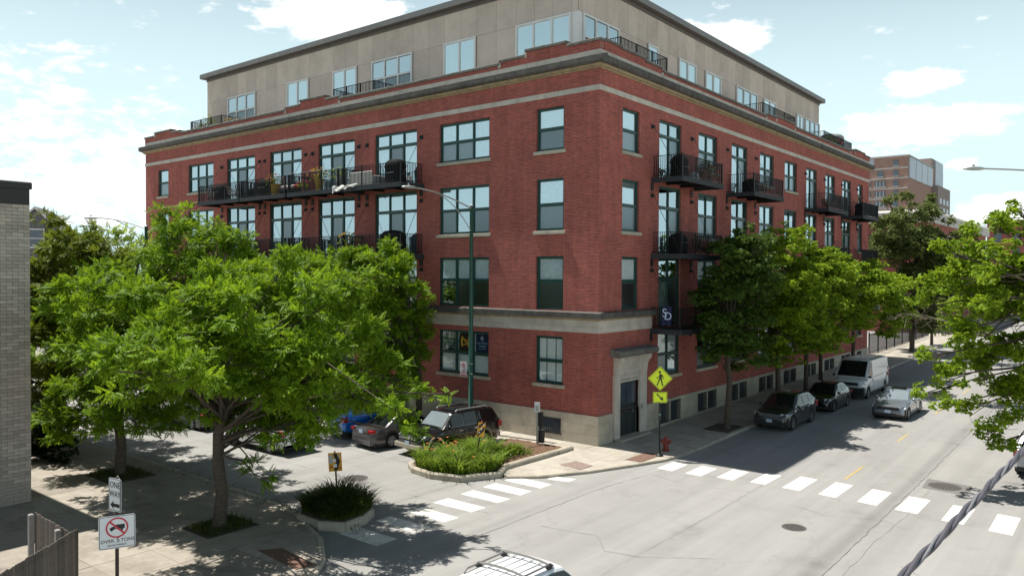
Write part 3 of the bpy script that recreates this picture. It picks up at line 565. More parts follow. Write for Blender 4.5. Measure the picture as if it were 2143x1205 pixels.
# ------------------------------------------------------------------ the corner apartment building
BX0, BY1 = -43.0, 45.55
B = thing('apartment_building', 'red brick loft apartment building with balconies and a taupe set-back top storey', 'building')
FACE = {'L': (0.0, 0.0), 'R': (R(90), 1.0)}
def floc(face, s, d, z):
    """facade coordinates (along, inward, up) to world"""
    return (s, d, z) if face == 'L' else (-d, s, z)
def wall_mesh(s0, s1, z0, z1, ops, depth_=.26, mi=0):
    g = MB(); S = sorted({s0, s1, *[o[0] for o in ops], *[o[1] for o in ops]}); Z = sorted({z0, z1, *[o[2] for o in ops], *[o[3] for o in ops]})
    for a, b in zip(S[:-1], S[1:]):
        for c, d in zip(Z[:-1], Z[1:]):
            m = ((a+b)/2, (c+d)/2)
            if any(o[0] < m[0] < o[1] and o[2] < m[1] < o[3] for o in ops): continue
            g.add([(a,0,c),(b,0,c),(b,0,d),(a,0,d)], [(0,1,2,3)], mi)
    for a, b, c, d in ops:
        D = depth_
        g.add([(a,0,c),(a,0,d),(a,D,d),(a,D,c)], [(0,1,2,3)], mi); g.add([(b,0,c),(b,D,c),(b,D,d),(b,0,d)], [(0,1,2,3)], mi)
        g.add([(a,0,d),(b,0,d),(b,D,d),(a,D,d)], [(0,1,2,3)], mi); g.add([(a,0,c),(a,D,c),(b,D,c),(b,0,c)], [(0,1,2,3)], mi)
    return g
PANES = {}
def pane_obj(parent, x0, x1, z0, z1, y, m):
    k = (round(x1-x0, 2), round(z1-z0, 2), m.name)
    if k not in PANES:
        a, b = (x1-x0)/2, (z1-z0)/2; PANES[k] = MB().add([(-a,0,-b),(a,0,-b),(a,0,b),(-a,0,b)], [(0,1,2,3)]).mesh('pane', m)
    tilt = (rnd.uniform(-.006, .006), 0, rnd.uniform(-.008, .008))
    return link('pane', PANES[k], parent, ((x0+x1)/2, y, (z0+z1)/2), tilt)
def window(face, s0, s1, z0, z1, xs, zs, style, fm, sill=True, name='window', parent=None, recess=.1, ow=.085, mw=.075, blinds=None, kinds=None):
    """xs/zs: inner mullion positions as fractions.  kinds[(col,row)] -> 'hi','std','screen','door'"""
    W_, H_ = s1-s0, z1-z0; g = MB(); y0, y1 = recess, recess+.09
    g.box(0, ow, y0, y1, 0, H_); g.box(W_-ow, W_, y0, y1, 0, H_); g.box(ow, W_-ow, y0, y1, H_-ow, H_); g.box(ow, W_-ow, y0, y1, 0, ow)
    X = [0]+[f*W_ for f in xs]+[W_]; Zc = [0]+[f*H_ for f in zs]+[H_]
    for x in X[1:-1]: g.box(x-mw/2, x+mw/2, y0-.004, y1-.004, ow, H_-ow)
    for i, z in enumerate(Zc[1:-1]):
        e = .04 if style == 'door' else 0
        g.box(ow, W_-ow, y0-.012-e/2, y1-.012, z-mw/2-e, z+mw/2+e*.4)
    o = g.build(name, fm, parent or B, loc=floc(face, s0, 0, z0), rot=(0, 0, FACE[face][0]))
    kinds = kinds or {}
    for c in range(len(X)-1):
        for r_ in range(len(Zc)-1):
            a = X[c]+(ow if c == 0 else mw/2); b = X[c+1]-(ow if c == len(X)-2 else mw/2); p = Zc[r_]+(ow if r_ == 0 else mw/2); q = Zc[r_+1]-(ow if r_ == len(Zc)-2 else mw/2)
            k = kinds.get((c, r_), 'std'); f = .035
            if k in ('screen', 'door', 'std', 'hi') and style != 'plain':
                # sash frame of its own
                s_ = MB(); fw_ = .085 if k == 'door' else .04
                s_.box(a, a+fw_, y0+.03, y1+.02, p, q); s_.box(b-fw_, b, y0+.03, y1+.02, p, q); s_.box(a+fw_, b-fw_, y0+.03, y1+.02, p, p+fw_*1.2); s_.box(a+fw_, b-fw_, y0+.03, y1+.02, q-fw_, q)
                s_.build('sash', fm, o); f = fw_
            gm = {'std': M['glass'], 'hi': M['glass_hi'], 'screen': M['glass_screen'], 'door': M['glass_screen']}[k]
            pane_obj(o, a+f, b-f, p+f, q-f, y0+.06, gm)
    if sill: MB().bbox(-.12, W_+.12, -.1, .1, -.16, -.001, .015).build('sill', M['stone'], o)
    for (a, b, p, q, m) in (blinds or []):
        MB().box(a*W_+.03, b*W_-.03, .21, .225, p*H_+.02, q*H_-.02).build('blind', m, o)
    return o
LB = {'W1': (-36.38,-32.9), 'W2': (-31.13,-27.65), 'W3': (-25.92,-22.44), 'W4': (-20.72,-17.24), 'W5': (-15.42,-11.94), 'W6': (-10.2,-6.64)}
RB = {'R1': (5.72,8.2), 'R2': (10.3,12.8), 'R3': (14.85,17.32), 'R4': (19.36,21.84), 'R5': (23.9,26.4), 'R6': (28.42,30.86), 'R7': (32.93,35.4), 'R8': (37.4,39.88)}
ROW = {4: (13.85,15.93), 3: (10.0,12.52), 2: (6.2,8.78), 1: (2.62,4.93)}; MIDZ = {4: 14.9, 3: 11.27, 2: 7.58, 1: 3.73}
DOOR = {4: (12.84,15.93,15.15), 3: (9.0,12.52,11.42), 2: (5.2,8.78,7.68)}
opsL, opsR = [], []
def mk(face, s0, s1, row, kind, ncol):
    ops = opsL if face == 'L' else opsR
    far = rnd.random()
    if kind == 'door':
        z0, z1, zt = DOOR[row]; ops.append((s0, s1, z0, z1)); H_ = z1-z0; xs = [i/ncol for i in range(1, ncol)]; zs = [(zt-z0)/H_]
        dc = 1; kinds = {(c, 1): 'hi' for c in range(ncol)}; kinds.update({(c, 0): 'hi' for c in range(ncol)}); kinds[(dc, 0)] = 'door'
        bl = [(c/ncol, (c+1)/ncol, 0.02, zs[0]-.02, M['blind'] if rnd.random() < .55 else M['curtain']) for c in range(ncol) if c != dc and rnd.random() < .75]
        bl += [(0, 1, zs[0]+.02, .98, M['blind'])] if rnd.random() < .4 else []
        window(face, s0, s1, z0, z1, xs, zs, 'door', M['green'], sill=False, blinds=bl, kinds=kinds)
    else:
        z0, z1 = ROW[row]; 
        if row == 2 and not (face == 'L' and s0 > -11.3 or face == 'R' and s0 < 5): z0 = 6.3
        ops.append((s0, s1, z0, z1)); H_ = z1-z0; xs = [i/ncol for i in range(1, ncol)]; zs = [(MIDZ[row]-z0)/H_]
        kinds = {}; bl = []
        full = rnd.random() if row != 2 else .6; bm = M['blind'] if rnd.random() < .6 else M['curtain']
        for c in range(ncol):
            kinds[(c, 1)] = 'hi' if row >= 3 else 'std'; kinds[(c, 0)] = 'screen' if (rnd.random() < .8) else 'hi'
            low = 0.03 if full < .45 else (zs[0]-.05 if full < .85 else zs[0]+.2)
            bl.append((c/ncol, (c+1)/ncol, low, .97, bm))
        if row <= 2 and ncol > 1 and rnd.random() < .3: bl = bl[1:]
        if face == 'L' and row == 1 and s0 > -11: kinds = {(c, r_): 'std' for c in range(3) for r_ in (0, 1)}; bl = [(c/3, (c+1)/3, .03, .97, M['blind']) for c in range(3)]
        window(face, s0, s1, z0, z1, xs, zs, 'sash', M['green'], sill=not (row == 2 and z0 < 6.25), blinds=bl, kinds=kinds)
for row in (4, 3, 2, 1):
    mk('L', -41.0, -39.38, row, 'win', 1); mk('L', *LB['W1'], row, 'win', 3)
    for k in ('W2', 'W3', 'W4', 'W5'): mk('L', *LB[k], row, 'door' if row > 1 else 'win', 3)
    mk('L', *LB['W6'], row, 'win', 3); mk('L', -3.62, -1.98, row, 'win', 1)
    if row > 1: mk('R', 2.06, 3.68, row, 'win', 1)
    for i, k in enumerate(RB): mk('R', *RB[k], row, 'door' if (k in ('R1', 'R3', 'R6', 'R8') and row > 1) else 'win', 2)
    mk('R', 41.94, 43.5, row, 'win', 1)
opsR.append((1.78, 3.70, 1.30, 2.74))
ZT, ZB = 17.5, 1.35
for face, s0, s1, ops, bm in (('L', BX0, 0, opsL, 'brick_x'), ('R', 0, BY1, opsR, 'brick_y')):
    wall_mesh(s0, s1, ZB-.05, ZT+.1, ops).build('wall', M[bm], B, rot=(0, 0, FACE[face][0]))
# the two hidden sides and the rooms behind the windows
MB().add([(BX0,0,0),(BX0,BY1,0),(BX0,BY1,18.2),(BX0,0,18.2)], [(0,3,2,1)]).add([(BX0,BY1,0),(0,BY1,0),(0,BY1,18.2),(BX0,BY1,18.2)], [(0,3,2,1)]).build('wall', M['brick_y'], B)
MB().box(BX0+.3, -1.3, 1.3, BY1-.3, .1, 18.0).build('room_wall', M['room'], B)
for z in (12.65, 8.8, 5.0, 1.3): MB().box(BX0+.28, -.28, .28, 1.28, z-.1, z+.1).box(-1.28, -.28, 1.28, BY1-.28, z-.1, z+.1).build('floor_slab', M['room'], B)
# limestone base with barred basement windows, built of blocks
bopsL = [(-3.44,-2.04,.25,1.03)]+[((a+b)/2-1.2, (a+b)/2+1.2, .3, 1.05) for a, b in LB.values()]+[(-40.9,-39.5,.25,1.03)]
bopsR = []
for a, b in RB.values(): bopsR += [(a+.05, (a+b)/2-.12, .14+gh(a)*.6, 1.2), ((a+b)/2+.12, b-.05, .14+gh(a)*.6, 1.2)]
bopsR += [(42.1, 43.3, .6, 1.2)]
for face, s0, s1, ops in (('L', BX0, .06, bopsL), ('R', -.06, BY1, bopsR+[(1.78,3.70,0.0,1.35)])):
    g = wall_mesh(s0, s1, -.25, ZB, ops, .3)
    g.add([(s0,0,ZB),(s1,0,ZB),(s1,.07,ZB),(s0,.07,ZB)], [(0,1,2,3)])
    base = g.build('base_wall', M['stone'], B, loc=floc(face, 0, -.06, 0), rot=(0, 0, FACE[face][0]))
    # block faces: thin slabs proud of the backing leave recessed joints
    for (za, zb) in ((.02,.46),(.46,.92),(.92,ZB)):
        s = s0+(.9 if za == .46 else 0); seg = []
        p = s0
        while p < s1-.05:
            q = min(s1, (s if p == s0 and s > s0 else p)+1.8 if p != s0 or s == s0 else s); seg.append((p, q)); p = q
        for p, q in seg:
            # clip by openings that overlap the course
            parts = [(p, q)]
            for o in ops:
                if o[2] < zb-.03 and o[3] > za+.03:
                    np_ = []
                    for a, b in parts:
                        if o[1] <= a or o[0] >= b: np_.append((a, b))
                        else:
                            if o[0]-a > .06: np_.append((a, o[0]))
                            if b-o[1] > .06: np_.append((o[1], b))
                    parts = np_
            for a, b in parts:
                MB().bbox(-(b-a)/2+.004, (b-a)/2-.004, -.012, .02, za+.004, zb-.004, .004).build('stone', M['stone'], base, loc=((a+b)/2, 0, 0))
    for (a, b, c, d) in ops:
        if (a, b) == (1.78, 3.70): continue
        g = MB(); g.box(a, b, .16, .17, c, d)
        bw = g.build('basement_window', M['far_glass'], B, loc=floc(face, 0, -.06, 0), rot=(0, 0, FACE[face][0]))
        g = MB(); n = max(3, int((b-a)/.13))
        for i in range(n+1): x = a+(b-a)*i/n; g.box(x-.009, x+.009, -.03, -.012, c-.03, d+.03)
        for z in (c+.04, d-.04): g.box(a-.04, b+.04, -.042, -.03, z-.015, z+.015)
        g.build('window_bars', M['iron'], bw)
# string course, cornice, parapet, coping
def course(name, z0, z1, proud, m, seg, faces=('L', 'R'), L_=(BX0, 0), R_=(0, BY1), inner=.02, prof=None, parent_mesh=True):
    """a belt made of separate stones; corner stone belongs to the street side"""
    root = None
    for face in faces:
        s0, s1 = L_ if face == 'L' else R_
        a = s0-(proud if face == 'L' and s0 == BX0 else 0); b = s1+(proud if face == 'L' else (proud if s1 == BY1 else 0))
        if face == 'R' and a == 0: a = .0
        n = max(1, round((b-a)/seg)); ln = (b-a)/n
        pr = prof or [(inner, z0), (-proud, z0), (-proud, z1), (inner, z1)]
        me = None; root = MB().box(a+.01, b-.01, .03, .06, z0+.01, z1-.01).build(name, m, B, rot=(0, 0, FACE[face][0]))
        g = MB(); h = ln/2-.0035; k = len(pr)
        g.add([(-h, y, z) for y, z in pr]+[(h, y, z) for y, z in pr], [tuple(reversed(range(k))), tuple(range(k, 2*k))]+[(i, (i+1) % k, k+(i+1) % k, k+i) for i in range(k)]); me = g.mesh('stone', m)
        for i in range(n): link('stone', me, root, (a+ln*(i+.5), 0, 0))
course('string_course', 16.38, 16.62, .045, M['stone_band'], 1.6)
course('cornice', 17.38, 17.56, .2, M['stone_tan'], 2.2, prof=[(.02,17.38),(-.05,17.38),(-.07,17.44),(-.16,17.46),(-.22,17.56),(.02,17.56)])
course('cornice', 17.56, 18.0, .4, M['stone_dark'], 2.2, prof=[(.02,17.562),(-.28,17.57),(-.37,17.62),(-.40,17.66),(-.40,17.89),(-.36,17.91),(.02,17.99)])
course('parapet_band', 17.9, 18.24, .02, M['stone_band'], 2.2)
stepsL = [(-43.12,-41.5,18.62),(-41.5,-38.9,18.86),(-38.9,-37.6,18.64),(-37.6,-24.2,18.48),(-24.2,-22.6,18.62),(-22.6,-20.0,18.86),(-20.0,-18.7,18.62),(-18.7,-6.0,18.48),(-6.0,-4.35,18.62),(-4.35,-1.85,18.86),(-1.85,.06,18.68)]
stepsR = [(.38,1.9,18.68),(1.9,4.2,18.62),(4.2,6.0,18.5),(6.0,20.4,18.36),(20.4,22.2,18.5),(22.2,25.9,18.62),(25.9,39.5,18.42),(39.5,41,18.56),(41,44,18.72),(44,BY1+.1,18.58)]
stepsL = [(a, b, z+.1) for a, b, z in stepsL]; stepsR = [(a, b, z+.16) for a, b, z in stepsR]
for face, st in (('L', stepsL), ('R', stepsR)):
    g = MB()
    for a, b, z in st: g.box(a+.01 if a < -43 else a, b-.06 if b == .06 else b, .004, .34, 17.55, z-.14)
    pr = g.build('parapet', M['brick_x' if face == 'L' else 'brick_y'], B, rot=(0, 0, FACE[face][0]))
    cp = None
    for a, b, z in st:
        n = max(1, round((b-a)/1.3)); ln = (b-a)/n
        for i in range(n):
            MB().bbox(-ln/2+.003, ln/2-.003, -.07, .42, z-.14, z, .03).build('coping_stone', M['coping'], pr, loc=(a+ln*(i+.5), 0, rnd.uniform(-.006, .006)))
    for a, b, z in st[1:]:
        if rnd.random() < .6: MB().box(a-.09, a+.09, -.02, .0, z-.42, z-.16).build('stone', M['stone_band'], pr)
MB().box(BX0+.3, -.3, .34, BY1-.2, 17.6, 17.9).build('roof_deck', M['roofing'], B)
# first-floor ledge band at the corner
LX, RY = -11.2, 5.05
course('ledge_band', 5.19, 5.44, .05, M['stone_band'], 1.35, L_=(LX, 0), R_=(0, RY))
course('ledge_band', 5.446, 5.76, .04, M['stone_band'], 1.05, L_=(LX, 0), R_=(0, RY))
course('ledge_band', 5.76, 5.87, .14, M['stone_tan'], 2.1, L_=(LX, 0), R_=(0, RY), prof=[(.02,5.76),(-.045,5.76),(-.06,5.81),(-.14,5.83),(-.15,5.87),(.02,5.87)])
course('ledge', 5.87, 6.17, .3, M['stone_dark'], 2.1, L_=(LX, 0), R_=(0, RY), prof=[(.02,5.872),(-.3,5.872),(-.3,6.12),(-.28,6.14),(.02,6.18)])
# ---- balconies
BAL = []
def balcony(face, s0, s1, zf, ra, rz, pj=1.72):
    g = MB(); g.box(s0, s1, -pj+.0, -.02, zf-.06, zf, 0)
    g.box(s0, s1, -pj-.03, -pj, zf-.24, zf+.02, 1); g.box(s0-.03, s0, -pj-.03, -.01, zf-.24, zf+.02, 1); g.box(s1, s1+.03, -pj-.03, -.01, zf-.24, zf+.02, 1)
    n = max(2, int((s1-s0)/1.3))
    for i in range(1, n): x = s0+(s1-s0)*i/n; g.box(x-.04, x+.04, -pj, -.02, zf-.2, zf-.061, 0)
    b = g.build('balcony', [M['black'], M['deck']], B, rot=(0, 0, FACE[face][0]))
    zt = zf+1.12; e = .05
    g = MB(); 
    for z in (zt, zf+.12): g.box(s0+e-.02, s1-e+.02, -pj+e-.02, -pj+e+.02, z-.025, z); g.box(s0+e-.02, s0+e+.02, -pj+e+.02, -.03, z-.025, z); g.box(s1-e-.02, s1-e+.02, -pj+e+.02, -.03, z-.025, z)
    g.build('railing', M['black'], b)
    g = MB(); n = int((s1-s0-.1)/.115)
    for i in range(1, n): x = s0+e+(s1-s0-2*e)*i/n; g.box(x-.012, x+.012, -pj+e-.012, -pj+e+.012, zf+.12, zt-.025)
    n = int(pj/.115)
    for i in range(1, n):
        y = -pj+e+(pj-e-.03)*i/n
        for x in (s0+e, s1-e): g.box(x-.012, x+.012, y-.012, y+.012, zf+.12, zt-.025)
    stuff(g.build('balusters', M['black'], b))
    for i, x in enumerate([s0+e, s0+(s1-s0)*.34, s0+(s1-s0)*.66, s1-e]):
        t = .04 if i in (0, 3) else .025
        MB().box(x-t, x+t, -pj+e-t, -pj+e+t, zf, zt+.005).build('post', M['black'], b)
    for x in ra:
        MB().box(x-.11, x+.11, -.04, -.002, rz-.12, rz+.1).box(x-.05, x+.05, -.16, -.04, rz-.08, rz+.02).build('wall_plate', M['iron'], b)
        MB().tube([(x, -.12, rz-.04), (x, -pj+.08, zf+.02)], .013, 6).build('tie_rod', M['iron'], b)
        MB().box(x-.1, x+.1, -.06, -.002, zf-.62, zf-.25).build('wall_plate', M['iron'], b)
    BAL.append((face, s0, s1, zf, pj)); return b
for zf, rz in ((12.8, 15.43), (8.95, 11.95), (5.15, 8.15)):
    for a, b in ((-31.73,-27.05),(-26.45,-21.95),(-21.26,-16.81),(-16.08,-11.55)): balcony('L', a-.24, b+.2, zf, (a, b), rz)
    for a, b in ((4.9,9.42),(14.1,18.6),(28.05,32.6),(37.1,41.6)): balcony('R', a, b+.3, zf, (a+.05, b), rz)
# ---- corner entrance
E_ = MB(); fr = 'R'
def rbuild(g, name, m, parent=B, **k): return g.build(name, m, parent, rot=(0, 0, R(90)) if parent == B else (0, 0, 0), **k)
g = MB(); g.box(1.3, 1.78, -.14, .1, 0, 3.12); g.box(3.70, 4.36, -.14, .1, 0, 3.12); g.box(1.78, 3.70, -.075, .1, 2.74, 4.0); g.box(1.36, 1.78, -.078, .1, 3.121, 4.0); g.box(3.70, 4.3, -.078, .1, 3.121, 4.0)
ent = rbuild(g, 'entrance_surround', M['stone_band'])
for x in (1.34, 3.95):
    prof = [(-.08,3.0),(-.16,3.02),(-.2,3.2),(-.22,3.45),(-.3,3.65),(-.42,3.78),(-.45,3.9),(-.42,4.0),(-.08,4.0)]; k = len(prof); g = MB()
    g.add([(x, y, z) for y, z in prof]+[(x+.34, y, z) for y, z in prof], [tuple(reversed(range(k))), tuple(range(k, 2*k))]+[(i, (i+1) % k, k+(i+1) % k, k+i) for i in range(k)]); rbuild(g, 'console', M['stone_band'], ent)
rbuild(MB().box(1.9, 3.58, -.1, -.076, 2.95, 3.1).box(1.78, 3.7, -.16, -.076, 2.74, 2.84).box(2.0, 3.48, -.09, -.076, 3.3, 3.85), 'panel', M['stone_band'], ent)
g = MB(); prof = [(-.0,4.0),(-.5,4.0),(-.62,4.1),(-.62,4.26),(-.55,4.32),(-.0,4.38)]; k = 6
g.add([(1.05, y, z) for y, z in prof]+[(4.7, y, z) for y, z in prof], [tuple(reversed(range(k))), tuple(range(k, 2*k))]+[(i, (i+1) % k, k+(i+1) % k, k+i) for i in range(k)]); rbuild(g, 'canopy', M['coping'], ent)
MD = mat('dark_green_black_door', (0.012, 0.02, 0.02), .5, var=.2)
g = MB(); g.box(1.76, 3.72, .12, .18, .1, 2.76); door = rbuild(g, 'door', MD)
for a, b, z0, z1 in ((1.86,2.68,1.6,2.6),(2.8,3.62,1.6,2.6),(1.86,2.68,.25,1.1),(2.8,3.62,.25,1.1)):
    rbuild(MB().box(a, b, .1, .12, z0, z1), 'pane' if z0 > 1 else 'panel', M['far_glass'] if z0 > 1 else MD, door)
rbuild(MB().box(1.8, 3.68, .08, .12, 1.2, 1.45), 'rail', MD, door); rbuild(MB().box(3.3, 3.34, .04, .1, 1.1, 1.3), 'handle', M['steel'], door)
rbuild(MB().box(1.3, 4.2, -.5, .1, -.02, .09), 'step', M['kerb'])
# entry intercom box and wall lamp
rbuild(MB().box(3.76, 3.9, -.16, -.141, 1.25, 1.5), 'intercom', M['steel'], ent)
# ---- set-back top storey
PY, PX, PZ0, PZ1 = 3.3, -3.45, 17.8, 23.45; PXL, PYR = -39.4, 42.0
pent = MB().box(PXL, PX, PY, PYR, PZ0, PZ1).build('penthouse', M['gap'], B)
PWL = [(-36.3,-32.52,'tr'),(-28.56,-26.04,'2'),(-23.36,-20.88,'2'),(-19.42,-15.66,'tr'),(-12.99,-10.44,'2'),(-7.51,-3.83,'3')]
PWR = [(3.64,7.23,'tr'),(10.5,11.75,'1'),(14.42,16.87,'2'),(18.28,20.73,'2'),(23.4,27.27,'tr'),(28.58,31.12,'2'),(35.94,37.76,'2'),(38.11,41.9,'tr')]
PT, PB = 21.52, 18.35
for face, wins, s0, s1, off in (('L', PWL, PXL, PX, PY), ('R', PWR, PY, PYR, -PX)):
    cuts = sorted({s0, s1, *[x for w_ in wins for x in w_[:2]]}); edges = [s0]
    for a, b in zip(cuts[:-1], cuts[1:]):
        n = max(1, round((b-a)/1.27)); edges += [a+(b-a)*(i+1)/n for i in range(n)]
    for a, b in zip(edges[:-1], edges[1:]):
        if b-a < .05: continue
        inw = any(w_[0]-.01 <= a and b <= w_[1]+.01 for w_ in wins)
        for z0, z1 in ((PT, PZ1), (PZ0, PT)):
            if inw and z0 < PT: continue
            MB().box(a+.007, b-.007, -.025, .0, z0+.007, z1-.007).build('panel', M['panel'], pent, loc=floc(face, 0, off, 0), rot=(0, 0, FACE[face][0]))
    for a, b, ty in wins:
        g = MB(); W_, H_ = b-a, PT-PB; ow = .09
        nc = {'tr': 3, '2': 2, '3': 3, '1': 1}[ty]; xs = [i/nc for i in range(1, nc)]; zs = [.62] if ty == 'tr' else []
        bl = [(0, 1, .02, .98, M['blind'])] if ty in ('2', '3') and rnd.random() < .7 else []
        window(face, a+.01, b-.01, PB, PT, xs, zs, 'plain', M['white_frame'], sill=False, name='penthouse_window', parent=B, recess=-.12, ow=.1, mw=.09, kinds={(c, r_): ('hi' if ty != 'tr' or r_ else 'std') for c in range(3) for r_ in range(2)}, blinds=[])
        o = [x for x in B.children if x.name.startswith('penthouse_window')][-1]
        o.location = floc(face, a+.01, off-.025, PB)
        MB().box(.03, W_-.05, -.035, -.03, .06, H_-.06).build('blind', M['blind'] if ty != 'tr' else M['curtain'], o) if ty != 'tr' else None
MB().box(-3.86, PX+.04, PY-.045, PY+.3, PZ0, PT+.02).build('corner_post', M['white_frame'], pent)
MB().box(PX+.002, PX+.045, PY+.302, PY+.34, PZ0, PT+.02).build('corner_post', M['white_frame'], pent)
# room for glass: dark interior just behind the frames
ov = .42
MB().box(PXL-ov, PX+ov, PY-ov, PYR+ov, PZ1, PZ1+.1).build('eave', M['eave'], pent)
MB().box(PXL+.05-.1, PX+.07, PY-.07, PYR+.07, PZ1-.22, PZ1-.001).build('eave_trim', M['eave'], pent)
for face, s0, s1, off in (('L', PXL-ov, PX+ov, PY-ov), ('R', PY-ov, PYR+ov, -PX-ov)):
    n = round((s1-s0)/3.0); ln = (s1-s0)/n
    for i in range(n): MB().box(s0+ln*i+.004, s0+ln*(i+1)-.004, -.03, .0, PZ1+.0, PZ1+.34).build('fascia', M['fascia'], pent, loc=floc(face, 0, off, 0), rot=(0, 0, FACE[face][0]))
MB().box(PXL-ov+.02, PX+ov-.02, PY-ov+.02, PYR+ov-.02, PZ1+.1, PZ1+.3).build('roof', M['roofing'], pent)
# ---- roof terrace railings
def roof_rail(face, s0, s1, d, back=True):
    zb, zt = 18.2, 19.5; g = MB()
    for z in (zt, zb+.18): g.box(s0, s1, d-.02, d+.02, z-.03, z)
    if back:
        for x in (s0, s1):
            for z in (zt, zb+.18): g.box(x-.02, x+.02, d+.021, 3.2, z-.03, z)
    o = g.build('roof_railing', M['black'], B, rot=(0, 0, FACE[face][0]))
    g = MB(); n = int((s1-s0)/.13)
    for i in range(1, n): x = s0+(s1-s0)*i/n; g.box(x-.013, x+.013, d-.013, d+.013, zb+.18, zt-.03)
    if back:
        for x in (s0, s1):
            for i in range(1, 20): y = d+(3.2-d)*i/20; g.box(x-.013, x+.013, y-.013, y+.013, zb+.18, zt-.03)
    stuff(g.build('balusters', M['black'], o))
    for i in range(4):
        x = s0+(s1-s0)*i/3; MB().box(x-.03, x+.03, d-.03, d+.03, 17.9, zt+.01).build('post', M['black'], o)
roof_rail('L', -37.7, -33.4, .95); roof_rail('L', -20.4, -16.6, .95); roof_rail('R', 2.6, 7.4, .5); roof_rail('R', 21.0, 27.2, .5); roof_rail('R', 34.0, 41.6, .5)
MB().box(-39.0, -36.9, 4.0, 6.5, PZ1+.3, PZ1+.9).build('roof_hatch', M['fascia'], pent)
# ------------------------------------------------------------------ banners, signs, flag on the building
def banner(s0, s1, z0, z1, m, label):
    o = thing('window_banner', label, 'banner', (s0, .1+.075, z0)); W_, H_ = s1-s0, z1-z0
    MB().box(0, W_, .0, .008, 0, H_).build('cloth', m, o); return o, W_, H_
# hung just behind the panes of the first-storey triple window
wz0, wz1 = 3.80, 4.78
for i, a in enumerate((-10.02, -8.86, -7.66)):
    b = a+.86
    if i != 1:
        o, W_, H_ = banner(a, b, wz0, wz1, M['navy'], 'navy college banner '+('behind the pane left of the gold monogram' if i == 0 else 'behind the pane right of the gold monogram'))
        text("Saint Mary's", .155, 'lettering', M['banner_ink'], o, (W_/2, -.006, H_*.52), (R(90), 0, 0)); text('College', .155, 'lettering', M['banner_ink'], o, (W_/2, -.006, H_*.36), (R(90), 0, 0)); text('NOTRE DAME, INDIANA', .05, 'lettering', M['banner_ink'], o, (W_/2, -.006, H_*.2), (R(90), 0, 0))
        cx, cz = W_/2, H_*.77; g = MB(); r_ = .028
        g.box(cx-.018, cx+.018, -.008, -.002, cz-.11, cz+.11); g.box(cx-.1, cx-.018, -.008, -.002, cz-.018, cz+.018); g.box(cx+.018, cx+.1, -.008, -.002, cz-.018, cz+.018)
        for dx, dz in ((-.1, 0), (.1, 0)): g.box(cx+dx-.014, cx+dx+.014, -.0085, -.0082, cz-.045, cz+.045)
        for dz in (-.11, .11): g.box(cx-.045, cx+.045, -.0085, -.0082, cz+dz-.014, cz+dz+.014)
        g.build('cross_emblem', M['sign_white'], o)
    else:
        o, W_, H_ = banner(a, b, wz0, wz1, M['maroon'], 'dark banner with interlocked gold letters in the middle pane')
        text('N', .82, 'lettering', M['gold'], o, (W_/2+.03, -.008, H_*.5), (R(90), 0, 0), sx=1.05); text('D', .5, 'lettering', M['gold'], o, (W_/2-.04, -.012, H_*.5), (R(90), 0, 0), sx=1.5)
fl = thing('hanging_flag', 'navy flag with white interlocked letters hung on the lowest avenue balcony', 'flag', (.95, 4.87, 5.4), R(-90))
g = MB(); V = []; n = 14; m_ = 6
for j in range(m_+1):
    for i in range(n+1): V.append((.035*math.sin(i*.9+j*.2), (i/n-.5)*.62*(1-.2*j/m_), .95-j*.95/m_-.12*abs(i/n-.5)))
g.add(V, [(j*(n+1)+i, j*(n+1)+i+1, (j+1)*(n+1)+i+1, (j+1)*(n+1)+i) for j in range(m_) for i in range(n)]); g.build('cloth', M['navy'], fl, smooth=True)
text('S', .62, 'lettering', M['white_flag'], fl, (.06, -.1, .58), (R(90), 0, R(90))); text('D', .56, 'lettering', M['white_flag'], fl, (.065, .1, .42), (R(90), R(8), R(90)))

# ------------------------------------------------------------------ things standing on balconies and the roof terrace
def bal_pos(face, s, d, z): return floc(face, s, -d, z)
def covered_grill(face, s, d, z, label, h=1.25, w=1.3, group=None):
    o = thing('covered_grill', label, 'grill', bal_pos(face, s, d, z), FACE[face][0], group); g = MB(); rings = []
    prof = [(.5,.36,0),(.5,.36,.35),(.47,.34,.75),(.5,.38,.86),(.44,.33,1.05),(.3,.2,1.2),(.12,.08,1.24)]; n = 18; k0 = 0
    for a, b, zz in prof:
        for q in range(n):
            t = 2*math.pi*q/n; ca, sa = math.cos(t), math.sin(t); f = 1+.05*math.sin(7*t+zz*5)+.03*rnd.uniform(-1, 1)
            g.v.append((w*a*f*math.copysign(abs(ca)**.55, ca), b*f*1.1*math.copysign(abs(sa)**.55, sa), zz*h/1.24))
    for i in range(len(prof)-1):
        for q in range(n): g.f.append((i*n+q, i*n+(q+1) % n, (i+1)*n+(q+1) % n, (i+1)*n+q)); g.m.append(0)
    g.f.append(tuple((len(prof)-1)*n+q for q in range(n))); g.m.append(0)
    g.build('cover', M['cover'], o, smooth=True); MB().box(-.5*w*.6, .5*w*.6, -.45, -.42, .6, .63).build('handle', M['steel'], o)
    return o
covered_grill('L', -12.6, 1.0, 12.8, 'tall black covered grill at the corner end of the upper street balcony', 1.4, 1.25)
covered_grill('L', -24.8, .95, 12.8, 'black covered grill beside the yellow flower pots on the upper balcony', 1.2, 1.2)
covered_grill('L', -30.0, 1.1, 12.8, 'boxy black covered grill near the far end of the upper street balcony', 1.15, .9)
covered_grill('L', -12.8, 1.0, 8.95, 'black covered grill at the corner end of the middle street balcony', 1.35, 1.6)
covered_grill('R', 6.2, .9, 12.8, 'round-shouldered black covered grill on the top avenue balcony nearest the corner', 1.25, .9)
covered_grill('R', 6.3, .8, 8.95, 'black covered grill on the middle avenue balcony nearest the corner', 1.1, 1.0)
